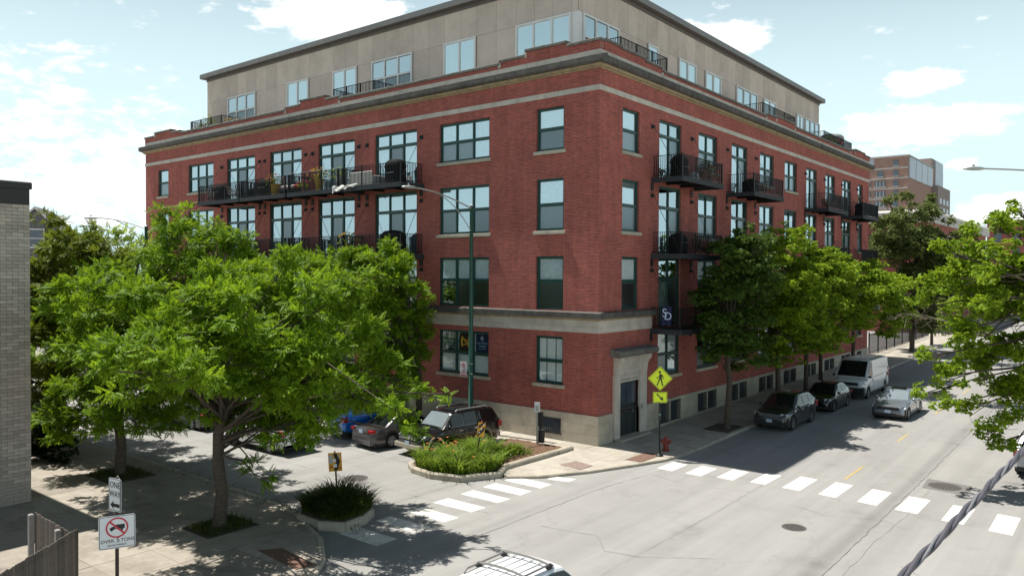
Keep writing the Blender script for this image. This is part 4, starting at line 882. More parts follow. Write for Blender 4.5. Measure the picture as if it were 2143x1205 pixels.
covered_grill('R', 15.6, .9, 12.8, 'low black covered grill on the second top avenue balcony', .95, 1.1)
covered_grill('R', 39.5, .9, 12.8, 'black covered grill on the farthest top avenue balcony', 1.25, 1.3)
covered_grill('L', -14.9, -1.9, 17.9, 'wide black covered grill on the roof terrace by the white door frame', 1.35, 1.5)
covered_grill('R', 33.0, -1.6, 17.9, 'black covered grill low behind the roof terrace parapet', .8, 1.0)
def pot_plant(face, s, d, z, label, potc, leafm, flower=None, h=.6, r=.18, n=60):
    o = thing('potted_plant', label, 'potted plant', bal_pos(face, s, d, z), FACE[face][0])
    MB().lathe([(r*.75, 0), (r, .34*h/.6), (r*1.08, .36*h/.6), (r*1.05, .38*h/.6), (r*.9, .37*h/.6)], n=14).build('pot', potc, o, smooth=False)
    g = MB()
    for i in range(n):
        a, e, rr = rng.uniform(0, 6.28), rng.uniform(-.2, 1.4), rng.uniform(.3, 1)*h*.62; c = Vector((rr*math.cos(a)*math.cos(e), rr*math.sin(a)*math.cos(e), h*.62+rr*math.sin(e)*.9))
        t = Vector((rng.normal(), rng.normal(), rng.normal())).normalized()*.09; b = Vector((rng.normal(), rng.normal(), rng.normal())).normalized()*.045
        g.add([c-t, c+b, c+t, c-b], [(0, 1, 2, 3)])
    g.build('foliage', leafm, o)
    if flower:
        g = MB()
        for i in range(n//2):
            a, e, rr = rng.uniform(0, 6.28), rng.uniform(.1, 1.4), h*.62; c = (rr*math.cos(a)*math.cos(e), rr*math.sin(a)*math.cos(e), h*.66+rr*math.sin(e)*.9); g.ball(c, .04, 5, 3)
        g.build('flowers', flower, o)
    return o
YEL = mat('yellow_pot_glaze', (.55, .33, .02), .5); YF = mat('yellow_flower', (.75, .42, .02), .7); TC = mat('terracotta', (.3, .13, .07), .85); WH = mat('white_pot', (.6, .6, .58), .6); PK = mat('pink_red_flower', (.5, .05, .09), .7)
pot_plant('L', -23.3, 1.35, 12.8, 'large yellow pot with orange yellow flowers beside the covered grill', YEL, M['lily'], M['orange'], 1.15, .3, 60)
pot_plant('L', -18.9, 1.3, 12.8, 'yellow pot with yellow flowers before the dark sliding door', YEL, M['lily'], YF, 1.15, .26, 60)
pot_plant('L', -17.0, 1.3, 12.8, 'leafy green plant beside the white balcony sofa', WH, M['lily'], None, 1.2, .2, 90)
pot_plant('L', -20.3, 1.4, 12.8, 'small pot of mixed green leaves between cushions and yellow pot', TC, M['lime_leaf'], PK, .6, .16, 60)
pot_plant('L', -16.2, 1.3, 8.95, 'leafy plant on the middle street balcony by the pier', TC, M['lime_leaf'], YF, 1.1, .2, 80)
pot_plant('R', 8.3, 1.3, 12.8, 'bushy plant on the top avenue balcony nearest the corner', TC, M['dull_leaf'], None, 1.0, .22, 90)
pot_plant('R', 9.2, 1.2, 12.8, 'red leaved pot plant at the far rail of the first top avenue balcony', TC, M['dull_leaf'], PK, .8, .2, 70)
pot_plant('L', -35.9, -1.5, 17.9, 'tall spiky grass plant on the roof terrace near the end wall', TC, M['lily'], None, 1.7, .25, 120)
pot_plant('L', -36.9, -1.3, 17.9, 'low bushy brown green plant behind the far roof terrace railing', TC, M['olive_leaf'], PK, 1.1, .3, 90)
pot_plant('L', -33.6, -2.0, 17.9, 'flowering bush before the open terrace door', TC, M['dull_leaf'], YF, 1.3, .25, 90)
pot_plant('R', 38.2, -1.0, 17.9, 'pink flowering bush inside the farthest roof railing', TC, M['dull_leaf'], PK, 1.3, .3, 120)
pot_plant('R', 36.6, -1.0, 17.9, 'green bush beside the dark domed tub on the roof', TC, M['lime_leaf'], None, 1.4, .3, 120)
pot_plant('R', 6.0, -1.2, 17.9, 'small plant behind the roof railing nearest the corner', TC, M['dull_leaf'], PK, .9, .2, 60)
# white outdoor sofa, cushions, chairs
o = thing('patio_sofa', 'white cushioned sofa on the upper street balcony', 'sofa', bal_pos('L', -15.0, .9, 12.8)); SW = mat('white_sofa_cloth', (.68, .66, .62), .9, var=.1, scale=4, bump=.3, bscale=6)
MB().bbox(-.95, .95, -.45, .4, .12, .42, .05).build('seat', SW, o); MB().bbox(-.95, .95, -.52, -.46, .1, .85, .03).build('backrest', SW, o)
for x in (-1.05, .95): MB().bbox(x, x+.1, -.5, .4, .1, .6, .03).build('armrest', SW, o)
for x in (-.9, .9):
    for y in (-.4, .35): MB().box(x-.03, x+.03, y-.03, y+.03, 0, .12).build('leg', M['trim'], o)
o = thing('day_bed', 'low lounger heaped with patterned pink and white cushions', 'lounger', bal_pos('L', -21.8, 1.25, 12.8))
MB().box(-.85, .85, -.3, .3, .2, .3).box(-.8, -.74, -.28, .28, 0, .2).box(.74, .8, -.28, .28, 0, .2).build('frame', M['trim'], o)
CU = [mat('pink_white_cushion', (.6, .42, .44), .9, var=.5, scale=14), mat('red_cushion', (.5, .04, .04), .9), SW]
for i in range(5): g = MB().ball((-.7+i*.34, -.05, .44), .22, 10, 6, sq=(.9, .8, .65)); g.build('cushion', CU[1] if i == 4 else CU[i % 2*2 if i != 4 else 1], o, smooth=True)
def chair(face, s, d, z, label, rz, m=None, big=False):
    m = m or M['trim']; k = 1.15 if big else 1; p = bal_pos(face, s, d, z); o = thing('patio_chair', label, 'chair', p, rz)
    MB().bbox(-.27*k, .27*k, -.27, .27, .38, .44, .02).build('seat', m, o)
    g = MB(); g.tube([(-.26*k, .26, .4), (-.25*k, .36, .9), (0, .4, .98), (.25*k, .36, .9), (.26*k, .26, .4)], .02, 6)
    for i in range(-2, 3): g.tube([(i*.1, .27, .42), (i*.1, .38, .93)], .012, 5)
    g.build('backrest', m, o)
    for x in (-.25, .25):
        for y in (-.24, .24): MB().tube([(x*k, y, 0), (x*k, y, .4)], .018, 6).build('leg', m, o)
        MB().tube([(x*k*1.1, -.24, .4), (x*k*1.1, -.24, .62), (x*k*1.1, .3, .62)], .018, 6).build('armrest', m, o)
    return o
GW = mat('pale_wicker', (.33, .31, .28), .9, var=.4, scale=25)
chair('L', -31.2, 1.0, 12.8, 'pale round backed chair at the far end of the upper balcony', R(160), GW, True)
chair('L', -28.6, 1.0, 12.8, 'pale slatted lounge chair between the box grill and the next balcony', R(120), GW, True)
chair('L', -27.6, 1.0, 12.8, 'dark metal chair by the divider of the upper street balcony', R(200))
chair('L', -19.6, -2.2, 17.9, 'black chair behind the middle roof terrace railing', R(20)); chair('L', -18.3, -2.0, 17.9, 'black chair on the roof terrace near the tall panes', R(-60))
chair('R', 8.9, .8, 8.95, 'dark metal chair behind slats of the middle avenue balcony', R(60)); chair('R', 17.2, .9, 12.8, 'dark chair on the second top avenue balcony', R(100)); chair('R', 30.5, .9, 12.8, 'dark chair on the third top avenue balcony', R(80))
chair('R', 5.4, -1.4, 17.9, 'dark chair beside the plant on the corner roof terrace', R(70))
o = thing('globe_lantern', 'white dotted globe lantern on the top avenue balcony floor', 'lantern', bal_pos('R', 7.2, 1.25, 12.8)); MB().ball((0, 0, .24), .24, 14, 9).build('globe', mat('white_lantern', (.65, .68, .75), .7, var=.35, scale=12), o, smooth=True); MB().lathe([(.12, 0), (.1, .04)], n=12).build('base', M['trim'], o)
P = fx(1740, 268, -1.7)
o = thing('covered_tub', 'dark blue grey domed drum behind the farthest roof railing', 'tub', (-1.7, float(P[1]), 17.9)); TB = mat('blue_grey_vinyl', (.055, .065, .095), .6, var=.25, scale=3)
MB().lathe([(1.0, 0), (1.02, 1.75)], n=24).build('side_panel', TB, o, smooth=False); MB().lathe([(1.05, 1.75), (1.02, 1.95), (.85, 2.15), (.5, 2.25), (.05, 2.28)], n=24).build('lid', mat('grey_lid', (.25, .26, .26), .6, var=.3), o, smooth=True)
# string of bulbs along the upper balcony
g = MB()
for i in range(26):
    x = -21.3+i*.19; g.ball((x, -1.67, 13.98+.05*math.sin(i*1.3)), .022, 6, 4)
o = thing('string_lights', 'string of small white bulbs along the upper balcony rail', 'string lights'); g.build('bulbs', M['sign_white'], o); MB().tube([(-21.4+i*.25, -1.67, 13.95+.03*math.sin(i)) for i in range(20)], .006, 4).build('cord', M['iron'], o)
o = thing('white_cloth', 'crumpled white cloth hanging over the balcony edge below the sofa', 'cloth', (-17.0, -1.75, 12.8)); g = MB(); V = []
for j in range(6):
    for i in range(14): V.append((i*.17, -.03-.05*math.sin(j+i*1.1)-.02*j, .12-.075*j*(1-i/16)+.05*math.sin(i*1.7+j)))
g.add(V, [(j*14+i, j*14+i+1, (j+1)*14+i+1, (j+1)*14+i) for j in range(5) for i in range(13)]); g.build('cloth', SW, o, smooth=True)
# ------------------------------------------------------------------ street furniture
def lamp_arm(o, top, tip, m, pole_r):
    """curved double arm from the pole top to a cobra-head luminaire; coordinates local to the thing"""
    t = Vector(top); e = Vector(tip); P = []
    for i in range(13):
        s = i/12; p = t.lerp(e, s); p.z = t.z+(e.z-t.z)*math.sin(s*math.pi/2)**.9; P.append(p)
    MB().tube(P, .035, 8).build('arm', M['galv'], o, smooth=True)
    q = [Vector((t.x, t.y, t.z-1.15)).lerp(P[7]-Vector((0, 0, .04)), s)+Vector((0, 0, .28*math.sin(s*math.pi))) for s in [i/8 for i in range(9)]]
    MB().tube(q, .022, 6).build('brace', M['galv'], o, smooth=True)
    d = (e-t); d.z = 0; d.normalize(); n = Vector((-d.y, d.x, 0)); g = MB()
    for s, wv, hv, zo in ((-.12, .05, .05, 0), (0, .09, .07, 0), (.3, .16, .08, 0), (.62, .13, .05, -.01), (.72, .05, .02, -.02)):
        c = e+d*s
        for a in range(10):
            th = a*.6283; g.v.append(tuple(c+n*(wv*math.cos(th))+Vector((0, 0, zo+hv*math.sin(th)))))
    for i in range(4):
        for a in range(10): g.f.append((i*10+a, i*10+(a+1) % 10, (i+1)*10+(a+1) % 10, (i+1)*10+a)); g.m.append(0)
    g.f.append(tuple(40+a for a in range(10))); g.m.append(0)
    g.build('luminaire', M['galv'], o, smooth=True); MB().lathe([(.04, 0), (.05, .05), (.03, .1)], tuple(e+d*.3+Vector((0, 0, .07))), 10).build('photocell', M['galv'], o)
def street_lamp(base, h, tip, m, label, r0=.13, r1=.085):
    o = thing('street_lamp', label, 'street lamp', base); b = Vector(base)
    MB().lathe([(r0*1.7, 0), (r0*1.7, .12), (r0*1.15, .3), (r0*1.02, .34)], n=14).build('base', m, o)
    MB().tube([(0, 0, .2), (0, 0, h*.5), (0, 0, h)], [r0, (r0+r1)/2, r1], 14).build('pole', m, o, smooth=True); MB().lathe([(r1*1.1, 0), (r1*1.1, .06), (.02, .1)], (0, 0, h), 12).build('cap', M['galv'], o)
    lamp_arm(o, (0, 0, h-.12), tuple(Vector(tip)-b), m, r1); return o
lp = street_lamp((-6.69, -1.3, 0), 11.28, (-6.69, -5.3, 11.86), M['green_pole'], 'tall green street lamp standing before the red facade')
o = lp
MB().box(-.62, -.16, -.13, -.12, 2.75, 3.5).build('parking_sign', M['sign_white'], o); text('NO\nPARKING', .1, 'lettering', M['sign_red'], o, (-.39, -.134, 3.0), (R(90), 0, 0)); 
g = MB(); g.tube([(-.39+.1*math.cos(i*.5236), -.136, 3.32+.1*math.sin(i*.5236)) for i in range(13)], .012, 5); g.tube([(-.46, -.136, 3.39), (-.32, -.136, 3.25)], .012, 5); g.build('symbol', M['sign_red'], o); MB().box(-.6, -.18, -.134, -.131, 2.77, 2.83).build('symbol', M['sign_red'], o)
for z in (2.9, 3.4): MB().lathe([(.125, 0), (.125, .03)], (0, 0, z), 14).build('band', M['steel'], o)
P = at(200, 456, 44.0); Q = at(306, 488, 43.5)
street_lamp((float(Q[0]), float(Q[1]), 0), float(Q[2])+.35, (float(P[0]), float(P[1]), float(P[2])), M['green_pole'], 'street lamp behind the street trees by the far facade corner')
P = at(2052, 353, 31.0); Q = at(2290, 362, 31.5)
street_lamp((float(Q[0]), float(Q[1]), gh(float(Q[1]))), float(Q[2])-gh(float(Q[1])), (float(P[0]), float(P[1]), float(P[2])), M['green_pole'], 'street lamp reaching over the avenue from beyond its right kerb')
def sign_rot(n):  # yaw so that the local -y face looks along n
    return math.atan2(n[0], -n[1])
# pedestrian crossing sign
pb = gz(1380, 953, 0); yw = R(38)
ps = thing('pedestrian_sign', 'yellow green pedestrian crossing diamond with arrow plaque on black post', 'road sign', (float(pb[0]), float(pb[1]), 0), yw)
MB().tube([(0, 0, .05), (0, 0, 3.7)], .035, 10).build('post', M['black'], ps); MB().lathe([(.17, 0), (.17, .04), (.1, .1), (.06, .16)], n=16).build('base', M['black'], ps); MB().box(-.05, .05, -.06, .06, 1.55, 2.05).build('beacon_box', M['trim'], ps); MB().box(-.02, .02, -.065, -.061, 1.78, 1.84).build('beacon_light', mat('pale_green_lamp', (.3, .6, .5), .4), ps)
def diamond(r): return [(0, -r), (r, 0), (0, r), (-r, 0)]
cz = 3.39; D = .54
MB().plate([(x, z+cz) for x, z in diamond(D)], -.05, -.046).build('sign_panel', M['yellow_sign'], ps)
def frame_poly(g, outer, inner, y0, y1):
    n = len(outer)
    for i in range(n):
        j = (i+1) % n; g.plate([outer[i], outer[j], inner[j], inner[i]], y0, y1)
g = MB(); frame_poly(g, [(x, z+cz) for x, z in diamond(D-.03)], [(x, z+cz) for x, z in diamond(D-.052)], -.053, -.0505); g.build('border', M['sign_black'], ps)
def ped(g, cx, cz, k):
    q = lambda pts: [(cx+a*k, cz+b*k) for a, b in pts]
    g.plate(q([(.06*math.cos(i*.5236)-.02, .30+.06*math.sin(i*.5236)) for i in range(12)]), -.053, -.0505)
    for pts in ([(-.06,.2),(.03,.22),(.08,.18),(.07,.02),(-.04,.0),(-.03,.12)], [(-.05,.2),(-.03,.13),(-.13,.05),(-.18,.06),(-.18,.02),(-.11,.01),(0,.1)], [(.05,.2),(.15,.12),(.16,-.02),(.125,-.03),(.115,.09),(.04,.14)],
                [(-.04,.02),(.03,.01),(-.06,-.18),(-.12,-.34),(-.17,-.33),(-.11,-.16)], [(0,.02),(.07,.02),(.1,-.15),(.15,-.35),(.1,-.36),(.04,-.16)]): g.plate(q(pts), -.053, -.0505)
g = MB(); ped(g, 0, cz, .93); g.build('symbol', M['sign_black'], ps)
g = MB(); z0, z1 = 2.33, 2.8; MB().box(-.31, .31, -.05, -.046, z0, z1).build('sign_panel', M['yellow_sign'], ps)
g = MB(); o_ = [(-.29,z0+.02),(.29,z0+.02),(.29,z1-.02),(-.29,z1-.02)]; i_ = [(-.275,z0+.035),(.275,z0+.035),(.275,z1-.035),(-.275,z1-.035)]; frame_poly(g, o_, i_, -.053, -.0505)
g.plate([(-.17,2.70),(-.13,2.735),(.06,2.555),(.10,2.60),(.15,2.43),(-.02,2.48),(.02,2.52)], -.053, -.0505); g.build('symbol', M['sign_black'], ps)
# hydrant
hy = thing('fire_hydrant', 'dull red fire hydrant on the shaded pavement', 'hydrant', (2.91, 1.14, 0))
MB().lathe([(.17, 0), (.17, .05), (.12, .06), (.115, .34), (.15, .35), (.15, .39), (.125, .4), (.12, .5), (.1, .58), (.06, .63), (.03, .64), (.03, .69)], n=18).build('barrel', M['red'], hy, smooth=False)
for a, rr in ((0, .065), (math.pi, .065), (-math.pi/2, .085)):
    d = Vector((math.cos(a), math.sin(a), 0)); MB().tube([d*.08+Vector((0, 0, .44)), d*.2+Vector((0, 0, .44)), d*.2+Vector((0, 0, .44)), d*.24+Vector((0, 0, .44))], [rr*.8, rr*.8, rr*1.15, rr*1.15], 10).build('outlet', M['red'], hy)
# parking pay post with bin
pp = thing('pay_station', 'slim steel post with white plate and black box beside the mulch bed', 'post', (-2.15, -1.75, .02), R(20))
MB().box(-.05, .05, -.04, .04, 0, 1.98).build('post', M['galv'], pp); MB().box(-.13, .13, -.07, -.041, 1.55, 2.0).build('sign_panel', M['sign_white'], pp); MB().box(-.08, .08, -.08, -.071, 1.6, 1.85).build('sign_print', M['sticker'], pp); MB().bbox(.04, .24, -.06, .12, .9, 1.55, .02).build('meter_box', M['trim'], pp)
MB().lathe([(.15, 0), (.17, .55), (.175, .57), (.16, .58)], (.14, .15, .12), 16).build('litter_bin', M['trim'], pp)
# amber chevron signs leaning in the planters
def chevron_sign(base, top, label, w_=.44, h_=.62, yaw=0, stickers=0):
    b = Vector(base); d = Vector(top)-b; o = thing('chevron_sign', label, 'road sign', base, yaw); dl = Matrix.Rotation(-yaw, 3, 'Z') @ d
    MB().tube([(0, 0, -.1), tuple(dl)], .03, 8).build('post', M['brown_pole'], o); MB().ball(tuple(dl*1.01), .035, 8, 5).build('cap', M['sign_red'], o)
    ax = dl.normalized(); c = dl-ax*(h_/2); sx_ = Vector((1, 0, 0)); sx_ = (sx_-ax*sx_.dot(ax)).normalized(); ny = ax.cross(sx_)   # outward face = -ny?
    f = -ny if (-ny).y < 0 else ny
    def pl(pts, off, name, m):
        g = MB(); n = len(pts); vs = [c+sx_*x+ax*z+f*(off) for x, z in pts]+[c+sx_*x+ax*z+f*(off+.003) for x, z in pts]
        g.add(vs, [tuple(range(n)), tuple(reversed(range(n, 2*n)))]+[(i, n+i, n+(i+1) % n, (i+1) % n) for i in range(n)]); return g.build(name, m, o)
    pl([(-w_/2,-h_/2),(w_/2,-h_/2),(w_/2,h_/2),(-w_/2,h_/2)], .04, 'sign_panel', M['amber_sign'])
    t = w_*.5; pl([(-.05,h_*.5-.02),(.06,h_*.5-.02),(.17,.02),(.06,-h_*.5+.02),(-.06,-h_*.5+.02),(.03,0)] if stickers else [(-.15,-.3),(-.15,-.1),(.15,.14),(.15,-.06)], .0445, 'symbol', M['sign_black'])
    if not stickers: pl([(-.15,.02),(-.15,.18),(.03,.3),(.15,.3),(.15,.26)], .0445, 'symbol', M['sign_black'])
    for x, z, a, m in (((-.14,.17,.075,'sticker'),(-.13,.02,.065,'sticker'),(-.02,.06,.05,'sign_white'),(-.13,-.15,.05,'sticker_red'),(.0,-.12,.055,'sign_white'),(.15,-.2,.05,'sticker_red'),(.14,.2,.04,'sticker')) if stickers else ((.0,.03,.04,'sign_white'),(.09,.2,.03,'sign_white'),(-.08,-.12,.03,'sign_white'))):
        pl([(x-a, z-a*.9), (x+a, z-a), (x+a*.9, z+a), (x-a, z+a*.8)], .048, 'sticker', M[m])
    return o
chevron_sign((-1.34, -13.89, .1), (-1.4, -13.98, 1.95), 'amber chevron sign covered in stickers rising from dark grass planter', yaw=R(44), stickers=1)
chevron_sign((-1.8, -6.46, .1), (-1.6, -6.3, 1.82), 'narrow amber chevron sign leaning among the daylilies', w_=.36, h_=.6, yaw=R(74))
# one way and weight limit signs
sp = thing('sign_post', 'brown post carrying a one way sign over a truck weight limit sign', 'road sign', (1.12, -22.22, 0), 0)
MB().box(-.03, .03, -.03, .03, 0, 3.2).build('post', M['brown_pole'], sp)
def rounded(w_, h_, r_, n=4):
    P = []
    for cx, cz_, a0 in ((w_/2-r_, -h_/2+r_, -90), (w_/2-r_, h_/2-r_, 0), (-w_/2+r_, h_/2-r_, 90), (-w_/2+r_, -h_/2+r_, 180)):
        for i in range(n+1): a = R(a0+90*i/n); P.append((cx+r_*math.cos(a), cz_+r_*math.sin(a)))
    return P
def sign_plate(parent, w_, h_, z, yaw, off, name, border=True, face=None):
    s_ = MB().plate(rounded(w_, h_, .05), -off-.004, -off).build(name, face or M['sign_white'], parent, loc=(0, 0, z), rot=(0, 0, yaw))
    if border:
        g = MB(); frame_poly(g, rounded(w_-.03, h_-.03, .04), rounded(w_-.05, h_-.05, .033), -off-.0065, -off-.0042); g.build('border', M['sign_black'], s_)
    return s_
y1_ = R(10); s1 = sign_plate(sp, .46, .76, 2.80, y1_, .04, 'sign_panel')
text('ONE', .2, 'lettering', M['sign_black'], s1, (0, -.046, .22), (R(90), 0, 0), sx=.88); text('WAY', .2, 'lettering', M['sign_black'], s1, (0, -.046, .01), (R(90), 0, 0), sx=.84)
MB().plate([(-.17,-.24),(-.05,-.14),(-.06,-.2),(.16,-.2),(.16,-.28),(-.06,-.28),(-.05,-.34)], -.0475, -.0445).build('arrow', M['sign_black'], s1)
s3 = sign_plate(sp, .46, .76, 2.82, R(163), .035, 'sign_back', False, M['galv'])
y2_ = R(68); s2 = sign_plate(sp, .76, .76, 1.95, y2_, .05, 'sign_panel')
g = MB(); n = 24; ro, ri = .235, .2
for i in range(n):
    a, b = 2*math.pi*i/n, 2*math.pi*(i+1)/n; g.plate([(ro*math.cos(a), .1+ro*math.sin(a)), (ro*math.cos(b), .1+ro*math.sin(b)), (ri*math.cos(b), .1+ri*math.sin(b)), (ri*math.cos(a), .1+ri*math.sin(a))], -.0595, -.0565)
c_ = .7071; g.plate([(-.21*c_-.014, .1+.21*c_-.014), (.21*c_-.014, .1-.21*c_-.014), (.21*c_+.014, .1-.21*c_+.014), (-.21*c_+.014, .1+.21*c_+.014)], -.0598, -.057); g.build('symbol', M['sign_red'], s2)
g = MB(); g.plate([(-.03,.07),(.16,.07),(.16,.17),(-.03,.17)], -.0565, -.0545); g.plate([(-.15,.06),(-.04,.06),(-.04,.13),(-.1,.13),(-.15,.1)], -.0565, -.0545)
for x in (-.11, .1): g.plate([(x+.028*math.cos(i*.6283), .055+.028*math.sin(i*.6283)) for i in range(10)], -.0565, -.0543)
g.build('symbol', M['sign_black'], s2)
text('OVER', .11, 'lettering', M['sign_black'], s2, (-.2, -.056, -.2), (R(90), 0, 0)); text('5', .15, 'lettering', M['sign_black'], s2, (0.02, -.056, -.19), (R(90), 0, 0)); text('TONS', .11, 'lettering', M['sign_black'], s2, (.22, -.056, -.2), (R(90), 0, 0)); text('GROSS WEIGHT', .055, 'lettering', M['sign_black'], s2, (0, -.056, -.3), (R(90), 0, 0))
# twisted service cable crossing close above the viewer
A = at(1890, 1205, 3.1); Bq = at(2143, 940, 4.6); dv = Vector(Bq-A); A = Vector(A); L0 = dv.length; dv.normalize()
cb = thing('twisted_cable', 'thick twisted overhead service cable strung above the road', 'cable', tuple(A)); n_ = dv.cross(Vector((0, 0, 1))).normalized(); b_ = n_.cross(dv)
for k, rr in ((0, .0105), (1, .0105), (2, .0068)):
    pts = []
    for i in range(-120, 700):
        s_ = i*.028; ph = 2*math.pi*s_/.66+k*2.094; rad = .0098; sag = .0016*(s_-1.2)**2*0; pts.append(dv*s_+n_*(rad*math.cos(ph))+b_*(rad*math.sin(ph))+Vector((0, 0, sag)))
    MB().tube(pts, rr, 7).build('strand' if k < 2 else 'bare_strand', mat('grey_cable_jacket', (.075, .07, .085), .55, var=.2, scale=40) if k < 2 else M['wire'], cb, smooth=True)

# ------------------------------------------------------------------ near corner building, fence, far buildings
nb = thing('corner_building', 'buff brick building with dark metal coping at the near street corner', 'building', (-10.3, -19.97, 0))
MB().box(-14, -.012, -22, -.012, -.3, 10.2).build('wall', M['pale_mortar'], nb)
MB().bbox(-14.1, .06, -22.1, .06, 10.74, 10.98, .03).build('coping', M['coping_metal'], nb); MB().box(-14, .0, -22, .0, 10.2, 10.74).build('fascia_panel', M['coping_metal'], nb)
ch, bl_ = .12, .36; me_full = MB().bbox(-bl_/2+.006, bl_/2-.006, -.02, .0, .006, ch-.006, .003).mesh('brick', M['pale_brick'])
g = None; rest = MB(); nrow = int(10.2/ch)
for r_ in range(nrow):
    z = r_*ch; y = 0.0 - (0 if r_ % 2 else bl_/2); first = True; k = 0; yy = 0.0
    while yy > -2.6 and k < 8:
        ln = bl_/2 if (r_ % 2 == 0 and k == 0) else bl_; c = yy-ln/2
        if k < 3 and z < 10.1 and z > .6:
            if ln == bl_: link('brick', me_full, nb, (0, c, z), (0, 0, R(90))).location.x = -.008+rnd.uniform(-.003, .003)
            else: MB().bbox(-ln/2+.006, ln/2-.006, -.02, .0, .006, ch-.006, .003).build('brick', M['pale_brick'], nb, loc=(-.008, c, z), rot=(0, 0, R(90)))
        else: rest.box(-.02, -.001, c-ln/2+.006, c+ln/2-.006, z+.006, z+ch-.006)
        yy -= ln; k += 1
stuff(rest.build('brickwork', M['pale_brick'], nb))
# side elevation bricks on the hidden street face kept as one wall
MB().box(-14, -.02, -.011, -.002, 0, 10.2).build('side_wall', M['pale_brick'], nb)
MB().box(-.02, .03, -.5, -.42, 1.2, 1.22).build('conduit', M['galv'], nb)
fe = thing('board_fence', 'weathered vertical board fence below the one way sign', 'fence')
fa, fb = gz(-60, 1235, 1.75), gz(159, 1107, 1.75)   # top line of the fence panel facing the pavement
fa, fb = Vector(fa), Vector(fb); fd = (fb-fa); fd.z = 0; FLn = fd.length; fd.normalize(); ang = math.atan2(fd.y, fd.x); x = 0; nn = Vector((fd.y, -fd.x, 0))
while x < FLn:
    wd = rnd.choice((.09, .12, .14, .17)); p = fa+fd*x; top = 1.75+rnd.uniform(-.015, .015)
    MB().bbox(0, wd-.008, -.01+rnd.uniform(-.006, .006), .012, 0, top, .006).build('board', M['fence'], fe, loc=(p.x, p.y, 0), rot=(0, rnd.uniform(-.006, .006), ang)); x += wd
for z in (.4, 1.66): MB().box(0, FLn, .014, .055, z-.045, z+.045).build('rail', M['fence'], fe, loc=(fa.x, fa.y, 0), rot=(0, 0, ang))
# return fence to the brick wall with two grey posts
ra_, rb_ = Vector((fb.x, fb.y, 0)), Vector((-3.1, -22.42, 0)); rd = rb_-ra_; rl = rd.length; rd.normalize(); an2 = math.atan2(rd.y, rd.x); x = .05
while x < rl:
    p = ra_+rd*x; MB().bbox(0, .13, -.012, .012, 0, 1.6+rnd.uniform(-.02, .02), .006).build('board', M['fence'], fe, loc=tuple(p), rot=(0, 0, an2)); x += .142
MB().box(0, rl, -.055, -.014, 1.46, 1.55).build('rail', M['fence'], fe, loc=tuple(ra_), rot=(0, 0, an2))
for t in (.3, .98): p = ra_+rd*(rl*t); MB().bbox(-.06, .06, -.06, .06, 0, 1.6, .02).build('post', M['fence_post'], fe, loc=(p.x-.12*rd.y, p.y+.12*rd.x, 0), rot=(0, 0, an2))
# far-left gabled house
hz_ = at(74, 432, 88); hx, hy_, HZ = map(float, hz_)
hs_ = thing('gabled_house', 'grey gabled house with white trim beyond the left trees', 'house', (hx, hy_, 0), sign_rot((CAM[0]-hx, CAM[1]-hy_))-R(12)); e_ = HZ-2.3
MB().box(-2.3, 2.3, 0, 9, 0, e_).build('wall', M['gable'], hs_); MB().add([(-2.3,0,e_),(2.3,0,e_),(0,0,HZ-.15),(-2.3,9,e_),(2.3,9,e_),(0,9,HZ-.15)], [(0,1,2),(3,5,4)]).build('gable', M['gable'], hs_)
MB().add([(-2.7,-.35,e_-.35),(0,-.35,HZ),(0,9.3,HZ),(-2.7,9.3,e_-.35)], [(0,1,2,3)]).add([(2.7,-.35,e_-.35),(2.7,9.3,e_-.35),(0,9.3,HZ),(0,-.35,HZ)], [(0,1,2,3)]).build('roof', M['house_roof'], hs_)
for s_ in (-1, 1): MB().plate([(0,HZ),(0,HZ-.28),(s_*2.7,e_-.63),(s_*2.7,e_-.35)], -.42, -.36).build('bargeboard', M['white_frame'], hs_)
w_ = MB().box(-.9, .9, -.06, -.01, e_-2.4, e_-.2).build('window', M['white_frame'], hs_); MB().box(-.75, .75, -.075, -.061, e_-1.25, e_-.35).build('pane', M['far_glass'], w_); MB().box(-.75, .75, -.075, -.061, e_-2.25, e_-1.35).build('pane', M['far_glass'], w_)
